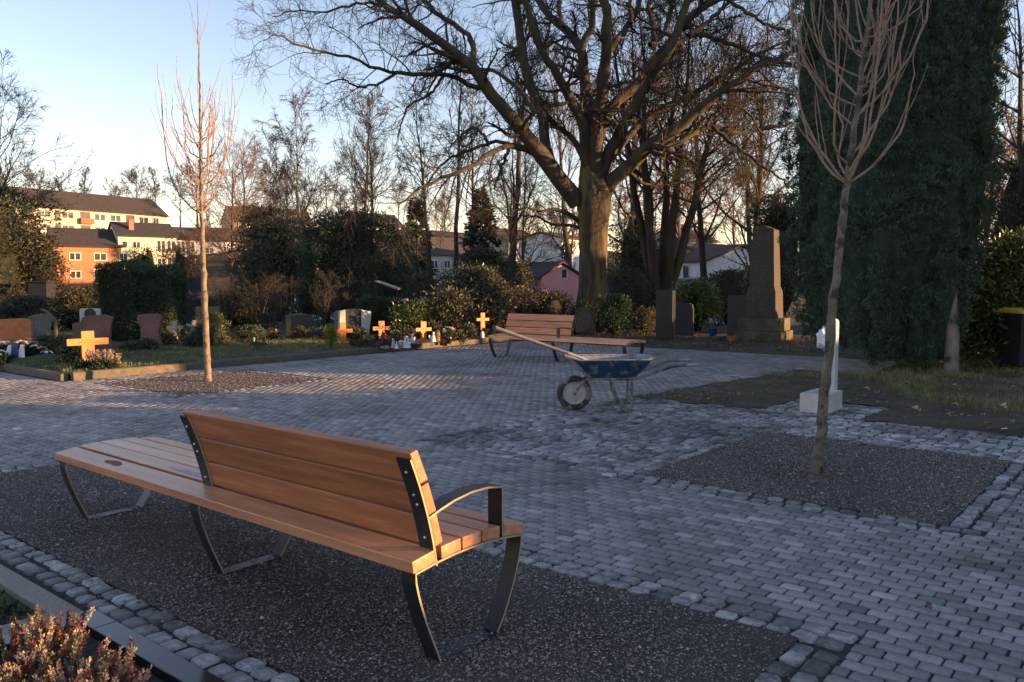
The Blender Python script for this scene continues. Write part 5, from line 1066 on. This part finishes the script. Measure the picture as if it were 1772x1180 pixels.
pot(1235, 22.2, .22, .11, bluep, "blue glazed pot in front of the sunlit laurel", [(.6, 0), (.9, .4), (1, .9), (1.05, 1), (.9, .98)], "flower_pot", "pot", z=.05)
pot(1268, 20.6, .13, .12, terra, "orange terracotta pot in front of the plain dark slab", [(.6, 0), (.9, .5), (1, .9), (1.05, 1), (.9, .98)], "flower_pot", "pot", z=.04)
pot(1246, 20.9, .12, .16, browst, "low brown bowl left of the orange pot", [(.5, 0), (.9, .5), (1, 1), (.9, .98)], "plant_bowl", "bowl", z=.04)
pot(302, 19.7, .2, .06, redgl, "red grave light below the weathered grey cross", lid=redgl)
pot(437, 20.0, .10, .04, mat("green_bottle_plastic", (.10, .42, .27), (.16, .5, .34), rough=.3), "tipped light green watering cup by the knee high hedge", [(.7, 0), (1, .7), (.5, .8), (.4, 1)], "watering_cup", "cup", z=GZ + .02)

# ------------------------------------------------------------------ wheelbarrow
steelm = mat("worn_tray_zinc", (.20, .21, .225), (.34, .35, .36), rough=.6, scale=9, metal=.25, col3=(.13, .12, .11), s3=5)
bluem = mat("worn_blue_paint", (.012, .038, .10), (.022, .06, .145), rough=.5, scale=7, col3=(.15, .16, .17), s3=9, m3=(.53, .66), bump=.15, bscale=40)
tubem = mat("muddy_tube", (.14, .135, .13), (.28, .27, .255), rough=.6, metal=.2, scale=14, col3=(.03, .032, .04), s3=6)
rub = mat("tyre_rubber", (.022, .022, .024), (.045, .044, .045), rough=.85, scale=12, col3=(.19, .185, .175), s3=8, m3=(.46, .56), bump=.4, bscale=40)
rimm = mat("dusty_rim", (.30, .295, .29), (.44, .43, .42), rough=.7, scale=10)
grip = mat("worn_grips", (.20, .19, .19), (.30, .29, .28), rough=.7, scale=14)
WB = empty("wheelbarrow", (.74, 9.75, 0), "blue wheelbarrow with a dented grey tray parked on the cobbles", "wheelbarrow", None, R(-2))
# local x to the handles, wheel at x=0, y to the back
def rrect(x0, x1, hy, z, n=6, rc=.12, cut=0.0):
    pts = []
    for cx, cy, a0 in ((x1 - rc, hy - rc, 0), (x0 + rc, hy - rc, 90), (x0 + rc, -hy + rc, 180), (x1 - rc, -hy + rc, 270)):
        for k in range(n + 1): a = R(a0 + 90 * k / n); pts.append((cx + rc * math.cos(a), cy + rc * math.sin(a), z))
    return pts
def tray(off):
    zs = [(.15, .72, .20, .410), (.14, .725, .205, .416), (.02, .815, .28, .52), (-.11, .905, .345, .612)]
    rings = [rrect(x0 + off, x1 - off, hy - off, z + off * (1 if k == 0 else 0), rc=.10 + .02 * k) for k, (x0, x1, hy, z) in enumerate(zs)]
    for k, rg in enumerate(rings[-1:]): rings[-1] = [(x, y, z + .035 * ((x - .42) / .52) ** 2 + .006 * math.sin(x * 23 + y * 9)) for x, y, z in rg]
    return rings
m_ = MB(); ro, n_ = tray(0), 28
for rg in ro: m_.v += rg
for k in range(3):
    for i in range(n_): m_.f.append((k * n_ + i, k * n_ + (i + 1) % n_, (k + 1) * n_ + (i + 1) % n_, (k + 1) * n_ + i))
m_.f.append(tuple(range(n_))[::-1]); m_.build("tray", bluem, WB, smooth=True)
m_ = MB(); ri = tray(.006)
for rg in ri: m_.v += rg
for k in range(3):
    for i in range(n_): m_.f.append((k * n_ + (i + 1) % n_, k * n_ + i, (k + 1) * n_ + i, (k + 1) * n_ + (i + 1) % n_))
m_.f.append(tuple(range(n_))); m_.build("tray_lining", steelm, WB, smooth=True)
rim = ro[-1] + ro[-1][:2]; MB().tube([(x, y, z + .004) for x, y, z in rim], .010, 6, False).build("tray_rim", steelm, WB, smooth=True)
cr = MB(); sl = [Vector(p) for rg in ro for p in rg]
for k in (1, 2):
    for i in range(n_):
        f = [k * n_ + i, k * n_ + (i + 1) % n_, (k + 1) * n_ + (i + 1) % n_, (k + 1) * n_ + i]; c_ = sum((sl[j] for j in f), Vector()) / 4
        if c_[0] < .16 - .12 * (c_[2] > .56): nn_ = Vector((c_[0] - .42, c_[1] * 1.3, -.25)).normalized() * .003; cr.add([sl[j] + nn_ for j in f], [(0, 1, 2, 3)])
cr.build("mortar_crust", mat("dried_mortar", (.22, .22, .21), (.36, .36, .345), rough=.9, scale=16, bump=.6, bscale=40, col3=(.10, .12, .15), s3=9, m3=(.5, .62)), WB, smooth=True)
wh = empty("wheel", (0, 0, .209), None, None); del_ = wh; wh.parent = WB; wh.location = (0, 0, .209)
prof = [(.135, -.045), (.165, -.052), (.192, -.042), (.205, -.022), (.209, 0), (.205, .022), (.192, .042), (.165, .052), (.135, .045)]
t_ = MB().lathe(prof, 40, axis='y', caps=False).build("tyre", rub, wh, smooth=True)
MB().lathe([(.02, -.05), (.05, -.045), (.10, -.026), (.128, -.036), (.1345, -.04), (.1345, .04), (.128, .036), (.10, .026), (.05, .045), (.02, .05)], 28, axis='y').build("rim", rimm, wh, smooth=True)
MB().lathe([(.014, -.17), (.014, .17)], 10, axis='y').build("axle", tubem, wh)
for s in (-1, 1):
    m_ = MB(); m_.tube(resample([(.01, s * .085, .209), (.05, s * .10, .30), (.12, s * .13, .375), (.20, s * .16, .398), (.45, s * .19, .398), (.66, s * .21, .40), (.74, s * .225, .415), (.92, s * .26, .48), (1.08, s * .29, .545), (1.16, s * .30, .565), (1.28, s * .305, .572)], 40), .0165, 8); m_.build("frame_tube", tubem, WB, smooth=True)
    MB().tube([(1.28, s * .305, .572), (1.30, s * .306, .5725), (1.43, s * .31, .575)], [.019, .021, .020], 9).build("grip", grip, WB, smooth=True)
    m_ = MB(); m_.tube(resample([(.43, s * .19, .385), (.46, s * .22, .26), (.52, s * .27, .09), (.545, s * .285, .035), (.58, s * .29, .018), (.625, s * .285, .03), (.65, s * .275, .09), (.655, s * .25, .24), (.655, s * .21, .385)], 34), .0155, 8); m_.build("leg", tubem, WB, smooth=True)
MB().tube([(.655, -.25, .24), (.66, 0, .25), (.655, .25, .24)], .011, 7).build("cross_brace", tubem, WB, smooth=True)
# shovel lying in the tray with its handle out over the wheel
handm = mat("weathered_shovel_handle", (.15, .13, .115), (.25, .22, .20), rough=.7, scale=5, stretch=(1, 1, 1)); bladem = mat("worn_shovel_steel", (.30, .31, .34), (.46, .47, .5), rough=.35, metal=.6, scale=9)
sa, sb, sc_ = at(858, 568, 9.55), at(985, 612, 9.5), at(1030, 629, 9.56)
sh = empty("shovel", (sb[0], sb[1], sb[2]), "shovel lying in the wheelbarrow, its long grey handle sticking out over the wheel", "shovel"); L3 = lambda p: Vector(p) - sh.location
d_ = (Vector(sb) - Vector(sa)).normalized()
MB().tube([L3(sa), L3(sa) + d_ * .06, L3(sa) + d_ * .3, L3(sb)], [.030, .027, .022, .021], 10).build("handle", handm, sh, smooth=True)
MB().tube([L3(sa) - Vector((.02, .07, -.01)), L3(sa) - d_ * .02, L3(sa) + Vector((.0, .07, .01))], [.016, .02, .016], 8).build("grip", blackp, sh, smooth=True)
MB().tube([L3(sb) - d_ * .02, L3(sb) + d_ * .12, L3(sc_)], [.024, .020, .014], 10).build("socket", bladem, sh, smooth=True)
e_ = L3(sc_); 
MB().add([e_ + Vector((-.02, -.03, .01)), e_ + Vector((-.02, .03, .01)), e_ + Vector((.06, .11, -.02)), e_ + Vector((.24, .11, -.10)), e_ + Vector((.30, 0, -.125)), e_ + Vector((.24, -.10, -.10)), e_ + Vector((.06, -.10, -.02)), e_ + Vector((.14, 0, -.075))], [(0, 6, 7), (0, 7, 1), (1, 7, 2), (2, 7, 3), (3, 7, 4), (4, 7, 5), (5, 7, 6)]).build("blade", bladem, sh, smooth=True); sm = sh.children[-1].modifiers.new("thick", 'SOLIDIFY'); sm.thickness = .003

# ------------------------------------------------------------------ water tap, bin
conc = mat("pale_concrete", (.44, .43, .40), (.54, .53, .50), rough=.85, scale=9, bump=.2, bscale=50)
conc2 = mat("pale_post_concrete", (.40, .41, .44), (.50, .51, .53), rough=.8, scale=7, bump=.15, bscale=50)
wt = empty("water_tap", uv(1.08, 7.66), "pale concrete water post with a small basin at the corner of the cobbles", "water tap", None, GRZ)
MB().box((-.155, -.28, 0), (.155, -.235, .225)).box((-.155, .235, 0), (.155, .28, .225)).box((-.155, -.235, 0), (-.11, .235, .225)).box((.11, -.235, 0), (.155, .235, .225)).box((-.11, -.235, 0), (.11, .235, .12)).build("basin", conc, wt, bevel=.008)
m_ = MB(); m_.prism([(-.055, .0), (.055, 0), (.055, 1.03)] + [(.055 * math.cos(a), 1.03 + .05 * math.sin(a)) for a in np.linspace(.3, math.pi - .3, 7)] + [(-.055, 1.03)], 'y', .30, .41); m_.build("post", conc2, wt, bevel=.01)
tp_ = MB(); tp_.tube([(0, .30, .86), (0, .20, .865), (0, .14, .85), (0, .13, .80)], .016, 8); tp_.build("spout", boltm, wt, smooth=True)
q = np.random.default_rng(12)
bag = lumpy("plastic_bag", (0, 0, 0), (.075, .075, .11), q, mat("white_plastic_bag", (.62, .66, .76), (.72, .76, .84), rough=.35, scale=20, bump=.8, bscale=30), None, uv(1.10, 7.76, .85), seg=16, amp=.30); tag(bag, "white plastic bag tied round the spout of the water tap", "plastic bag")
binm = mat("dark_bin_plastic", (.018, .019, .024), (.03, .031, .038), rough=.45, scale=6); lidm = mat("yellow_bin_lid", (.52, .42, .05), (.60, .50, .08), rough=.45)
bx = gx(1752, 14.2) + .29; bn = empty("wheelie_bin", (bx, 14.3, 0), "dark wheelie bin with a yellow lid at the right edge", "bin", None, .05)
m_ = frust(.06, .97, 1, 1); m_.v = [(-.24, -.28, .06), (.24, -.28, .06), (.24, .26, .06), (-.24, .26, .06), (-.29, -.36, .97), (.29, -.36, .97), (.29, .34, .97), (-.29, .34, .97)]; m_.build("body", binm, bn, bevel=.02)
MB().prism([(-.40, .972), (.38, .972), (.38, 1.03), (.1, 1.07), (-.40, 1.01)], 'x', -.31, .31).build("lid", lidm, bn, bevel=.012)
for s in (-1, 1): MB().lathe([(.1, -.03), (.1, .03)], 18, (s * .26, .30, .10), 'x').build("wheel", binm, bn, smooth=True)
MB().tube([(-.2, .42, .96), (.2, .42, .96)], .018, 8).build("handle", binm, bn)

# ------------------------------------------------------------------ graves right in front of the camera
lk = mat("light_granite_kerb", (.22, .185, .155), (.33, .285, .245), rough=.75, scale=60, det=8, bump=.3, bscale=90)
k1 = MB().box((-4.2, -.665, -.09), (-1.575, -.555, .03)).box((-1.70, -1.9, -.09), (-1.575, -.667, .028)).build("grave_kerb", lk, None, GLOC, GRZ, bevel=.008); tag(k1, "light granite kerb of the grave at the left edge, beside the cobbles", "grave kerb")
k2 = MB().box((-1.565, -.625, -.09), (-1.33, -.52, .036)).box((-1.329, -.625, -.09), (.9, -.52, .036)).box((-1.565, -2.1, -.09), (-1.45, -.627, .034)).build("grave_border", blackst, None, GLOC, GRZ, bevel=.004); tag(k2, "polished black granite border reflecting the sky, beside the heather", "grave border")
so = MB().box((-1.449, -2.1, -.12), (.9, -.626, -.035)).build("grave_bed", soil, None, GLOC, GRZ); tag(so, "dark grave bed inside the polished black border", "grave bed")
so = sheet("grave_bed", [(1.70, -1.9), (4.2, -1.9), (4.2, -.66), (1.70, -.66)], .0, moss_soil, .02, .05, 9); tag(so, "mossy grave bed inside the light granite kerb", "grave bed")
q = np.random.default_rng(31); n = 700; P = np.stack([-q.uniform(1.75, 3.2, n), q.uniform(-1.6, -.74, n), np.full(n, .005)], 1); o = foliage("ground_cover", fol("dark_ground_cover", (.014, .024, .012), (.035, .05, .022)), P, np.tile([[0, 0, .5]], (n, 1)).astype(float), q, 6, .05, .012, .3, .9, .02); o.location = GLOC; o.rotation_euler = (0, 0, GRZ); tag(o, "dark green ground cover in the grave beside the light kerb", "ground cover", kind="stuff")
hw = [fol("golden_heather_bells", (.34, .25, .16), (.48, .37, .26), (.38, .23, .17)), fol("wine_red_heather_bells", (.12, .038, .036), (.20, .07, .062)), fol("faded_green_heather", (.13, .12, .06), (.2, .18, .09))]
def big_heather(u, v, w, n, label, mix, seed, H=.30):
    q = np.random.default_rng(seed); c = uv(u, v, -.035); r = empty("heather", c, label, "plant", None, GRZ); sp = [[], [], []]; st = []
    for i in range(n):
        a, f = q.uniform(0, 6.28), math.sqrt(q.uniform(0, 1)); b = np.array([w / 2 * f * math.cos(a) * .55, w / 2 * f * math.sin(a) * .55, 0]); out = np.array([math.cos(a) * f * .45 + q.normal(0, .08), math.sin(a) * f * .45 + q.normal(0, .08), 1]); h = H * q.uniform(.65, 1.08)
        tip = b + out * h; mid = b + out * h * .5 + np.array([0, 0, .01]); st.append(np.stack([b, mid, tip])); k = q.choice(3, p=mix); t = np.linspace(.42, 1.0, 30)[:, None]; sp[k].append((b + (tip - b) * t, np.repeat(unit(out)[None], 30, 0)))
    V, F = tubes(np.stack(st), np.tile([.0016, .0013, .0008], (n, 1)), 4); link_mesh("stems", npmesh("stems", V, [F]), bark_far, r)
    for k in range(3):
        if sp[k]: foliage("flower_spikes", hw[k], np.concatenate([s[0] for s in sp[k]]), np.concatenate([s[1] for s in sp[k]]), q, 6, .0125, .006, .25, 1.15, .0028, .15, r)
    return r
big_heather(.62, -1.02, .52, 240, "golden brown heather glowing in the sun inside the polished black border", (.62, .20, .18), 41, .255)
big_heather(1.00, -1.05, .52, 200, "wine red and cream heather at the left, further from the black border's end", (.42, .38, .20), 42, .255)
big_heather(1.25, -.80, .26, 30, "faded greenish heather shoots against the end of the black border", (.1, .3, .6), 43, .22)

# ------------------------------------------------------------------ grass and leaves
grm = fol("grass_blades", (.10, .125, .035), (.19, .22, .07), (.24, .20, .10)); lfm = fol("dry_fallen_leaves", (.10, .058, .03), (.19, .12, .065), (.27, .205, .14), trans=.05)
def grass(fn, u0, u1, v0, v1, n, z, L, label, seed):
    q = np.random.default_rng(seed); P = np.stack([q.uniform(u0, u1, n), q.uniform(v0, v1, n)], 1)
    w = np.sin(P[:, 0] * 2.3 + 1.7 * np.sin(P[:, 1] * 1.9 + seed)) * np.sin(P[:, 1] * 2.7 + seed) + .35 * q.normal(0, 1, n); P = P[fn(P[:, 0], P[:, 1]) & (w > .0)]
    P3 = np.stack([-P[:, 0], P[:, 1], np.full(len(P), z)], 1); o = foliage("grass", grm, P3, np.tile([[0, 0, 1.0]], (len(P3), 1)), q, 6, L, .006, .2, .55, .022, .2); o.location = GLOC; o.rotation_euler = (0, 0, GRZ); return tag(o, label, "grass", kind="stuff")
grass(lambda u, v: dirt_mask(u, v) & (v > 8.9 + .3 * np.sin(u * 2)) & ((u < 1.0) | (v > 10.6)), -6, 3.3, 8.6, 16, 22000, .02, .06, "sparse short grass in front of the big yew", 5)
grass(lambda u, v: (u > 11.5 + (v - 3.5) * .03) & (u < 15.5), 11.4, 15.5, 3.5, 12, 14000, .08, .055, "short grass in strips along the kerb of the grave field", 6)
grass(lambda u, v: (v > 14.8) & (u < 5), -4, 5, 14.8, 17, 2500, .02, .06, "thin grass at the edge of the leaf bed", 7)
def fallen(fn, u0, u1, v0, v1, n, z, label, seed, s=.07, m=None, kind="stuff"):
    q = np.random.default_rng(seed); P = np.stack([q.uniform(u0, u1, n), q.uniform(v0, v1, n)], 1); P = P[fn(P[:, 0], P[:, 1])]; n = len(P)
    a = q.uniform(0, 6.28, n); L = s * q.uniform(.5, 1.25, n); c, s_ = np.cos(a), np.sin(a); out = []
    lob = np.array([(0, 0, 0), (.25, .22, .12), (.5, .16, .05), (.7, .26, .16), (1, 0, .1), (.7, -.24, .2), (.5, -.14, .04), (.25, -.22, .10)])
    V = np.repeat(lob[None], n, 0) * L[:, None, None]; V[..., 2] *= q.uniform(.2, 2.2, (n, 1)); x = V[..., 0] * c[:, None] - V[..., 1] * s_[:, None]; y = V[..., 0] * s_[:, None] + V[..., 1] * c[:, None]
    V = np.stack([x - P[:, :1], y + P[:, 1:], V[..., 2] + z + q.uniform(.002, .012, (n, 1))], -1)
    i = np.arange(n)[:, None] * 8; F = np.concatenate([i + np.array([[0, 1, 2, 6]]), i + np.array([[0, 6, 7, 0]])[:, :4] * 0 + i * 0 + np.array([[0, 2, 6, 7]]), i + np.array([[2, 3, 4, 6]]), i + np.array([[6, 4, 5, 6]])[:, [0, 1, 2, 2]]]) if False else None
    F4 = np.concatenate([i + np.array([[2, 3, 4, 6]])]); F3 = np.concatenate([i + np.array([[0, 1, 2]]), i + np.array([[0, 2, 6]]), i + np.array([[0, 6, 7]]), i + np.array([[6, 4, 5]])])
    t = np.clip(q.lognormal(-.05, .45, n), .35, 2.6)
    o = link_mesh("fallen_leaves", npmesh("fallen_leaves", V.reshape(-1, 3), [F4, F3], [t, np.tile(t, 4)]), m or lfm, None, GLOC, GRZ); return tag(o, label, "leaves", kind=kind)
fallen(dirt_mask, -5, 3.4, 7.2, 12, 900, .025, "dry leaves scattered over the bare soil before the yew", 1, .065)
fallen(lambda u, v: (v > 14.72) & (u < 11), -6, 11, 14.7, 19.5, 9000, .03, "thick brown leaf litter at the far end of the square", 2, .075)
fallen(lambda u, v: (u > 11.6), 11.5, 17, 3.5, 16, 5000, .10, "brown leaves lying between the graves", 3, .06)
fallen(lambda u, v: paver_mask(u, v) | cob_mask(u, v) | in_rect(u, v, -1.1, 1, 3.5, 5.9), -3, 11.3, 1.5, 14, 150, .006, "single leaves lying on the pavers and gravel of the square", 4, .05)
fallen(lambda u, v: dirt_mask(u, v), 2.2, 3.5, 7.3, 8.4, 260, .02, "drift of brown leaves at the pointed corner of the bare soil", 5, .05)

fallen(lambda u, v: dirt_mask(u, v) & (u < 1.2), -4, 1.2, 7.3, 11, 70, .025, "large pale curled leaves on the soil right of the water tap", 8, .15, fol("pale_curled_leaves", (.26, .21, .15), (.40, .34, .26)))
# ------------------------------------------------------------------ unseen trees and hedges, added right of the view to block the sun
def wline(w, x): return (w - math.cos(R(SUN_AZ)) * -1 * x * 1.0) if False else (w - .1736 * x) / .9848
hx0 = 14.0
def hy(w): return wline(w, hx0)  # hedge pieces below are added, their heights set by where sun should reach
hedge(hx0, hx0 + .9, hy(-7), hy(9.3), 1.78, "added long hedge out of view, blocking the low sun from the square", dens=70, L=.12, Wd=.06)
hedge(hx0 + .05, hx0 + .95, hy(9.0), hy(10.45), 1.88, "added short hedge piece out of view, next to the long one, blocking the sun", dens=90, L=.12, Wd=.06)
hedge(hx0, hx0 + .9, hy(10.2), hy(11.4), 1.62, "added middle hedge piece out of view, a lower sun block than the short one", dens=90, L=.12, Wd=.06)
hedge(hx0 + .05, hx0 + .95, hy(11.15), hy(12.9), 1.52, "added low hedge piece out of view, ending the row that blocks the sun", dens=90, L=.12, Wd=.06)
hedge(hx0, hx0 + .8, hy(16.4), hy(21.9), 1.5, "added separate low hedge out of view past the bin, shading the far pavers", dens=90, L=.12, Wd=.06)
for w, h, wd, lb in [(4.25, 9.5, 1.7, "added dark cypress out of view that blocks the sun, nearest to the benches"), (5.7, 11, 2.0, "added dark cypress out of view that blocks the sun, second in the row"), (7.3, 10, 2.1, "added dark cypress out of view that blocks the sun, third in the row"), (8.35, 7.5, 1.1, "added shorter dark cypress out of view that blocks the sun, last in the row")]:
    x_ = 17.0; y_ = (w - .1736 * x_) / .9848; r = empty("sun_block_cypress", (x_, y_, 0), lb, "tree", "added cypresses out of view that block the sun"); q = np.random.default_rng(int(w * 10)); n = 900; a = q.uniform(0, 6.28, n); z = h * q.uniform(.03, 1, n); rr_ = wd / 2 * np.minimum(1, 3.2 * (1 - z / h) + .08) * q.uniform(.86, 1.08, n)
    foliage("crown", boxm, np.stack([rr_ * np.cos(a), rr_ * np.sin(a), z], 1), np.stack([np.cos(a), np.sin(a), np.full(n, .6)], 1), q, 5, .3, .12, .4, .7, .06, parent=r)
    zz = np.linspace(.05, h * .97, 10); V, F = tubes(np.stack([0 * zz, 0 * zz, zz], 1)[None], (wd / 2 * .9 * np.minimum(1, 3.2 * (1 - zz / h) + .05))[None], 12); link_mesh("branches", npmesh("branches", V, [F]), corem, r)

def shade_crown(x, w, wd, z0, z1, label, n=800, m=evergm, trunk=False):
    """dense evergreen added out of view to block the sun, w = position across the sun's direction"""
    y = (w - .1736 * x) / .9848; q = np.random.default_rng(int(w * 100)); r = empty("evergreen_tree", (x, y, 0), label, "tree", "added evergreens out of view that block the sun")
    D = rdir(q, n); P = D * np.array([wd / 2, wd / 2, (z1 - z0) / 2]) * q.uniform(.8, 1.05, (n, 1)) + np.array([0, 0, (z0 + z1) / 2]); foliage("crown", m, P, D, q, 5, .3, .14, .2, .8, .07, parent=r)
    lumpy("branches", (0, 0, (z0 + z1) / 2), (wd * .44, wd * .44, (z1 - z0) * .45), q, corem, r)
    if trunk: MB().tube([(0, 0, 0), (.05, 0, z0 * .6), (0, 0, z0 + .6)], [.16, .13, .11], 10).build("trunk", bark_grey, r)
    return r
for w, h in ((13.9, 8.5), (14.9, 8.0)):  # added pair that keeps the sun off the yew
    x_ = 17.5; r = copy_tree(bpy.data.objects["sun_block_cypress"]); r.location = (x_, (w - .1736 * x_) / .9848, 0); r.scale = (.8, .8, h / 9.5)
    r["label"] = {13.9: "added narrow cypress out of view, shading the yew, taller and nearer to the hedge row", 14.9: "added narrow cypress out of view, shading the yew, the shorter of the pair"}[w]; r["group"] = "added cypresses out of view that shade the yew"
shade_crown(20, 18.25, 2.6, 3.5, 8, "added clear stemmed evergreen out of view, its high crown shading the hedge blocks", trunk=True)
shade_crown(20, 20.25, 1.7, 3.5, 7, "second, narrower clear stemmed evergreen added out of view to block the sun", trunk=True)
shade_crown(22, 25.5, 1.0, 0, 4.2, "slim dense evergreen added outside the view to shade the shrub belt")
shade_crown(22, 26.9, 2.6, 0, 4.2, "broad low evergreen added outside the view to shade the lower oak trunk")
shade_crown(24, 29.6, 3.4, 0, 8, "tall broad evergreen behind the low one, added outside the view to shade the shrub belt")
shade_crown(25, 32.6, 3.4, 0, 8.5, "tallest broad evergreen at the far right, added outside the view to block the sun")
shade_crown(27, 35.8, 3.4, 0, 8, "last broad evergreen of the row at the far right, added outside the view to block the sun")
for w, x_, wd, z0, z1, lb in [(23.6, 30, 5, 9.3, 24, "tall clear stemmed evergreen added out of view to shade the oak limbs, first of three"), (28.6, 31, 6, 9.6, 26, "tall clear stemmed evergreen added out of view to shade the oak limbs, second of three"), (34.5, 32, 6.5, 9.6, 25, "tall clear stemmed evergreen added out of view to shade the oak limbs, third of three")]: shade_crown(x_, w, wd, z0, z1, lb, 1300, trunk=True)
for w, wd, z1 in ((46, 13, 13), (52, 12, 12), (58, 14, 14), (64, 12, 12), (70, 14, 13), (76.5, 13, 12), (83, 15, 14), (90, 13, 12.5), (97, 15, 13), (103.5, 12, 12)): shade_crown(78, w, wd, -6, z1, "broad dark evergreen added out of view to shade the valley houses", 900)
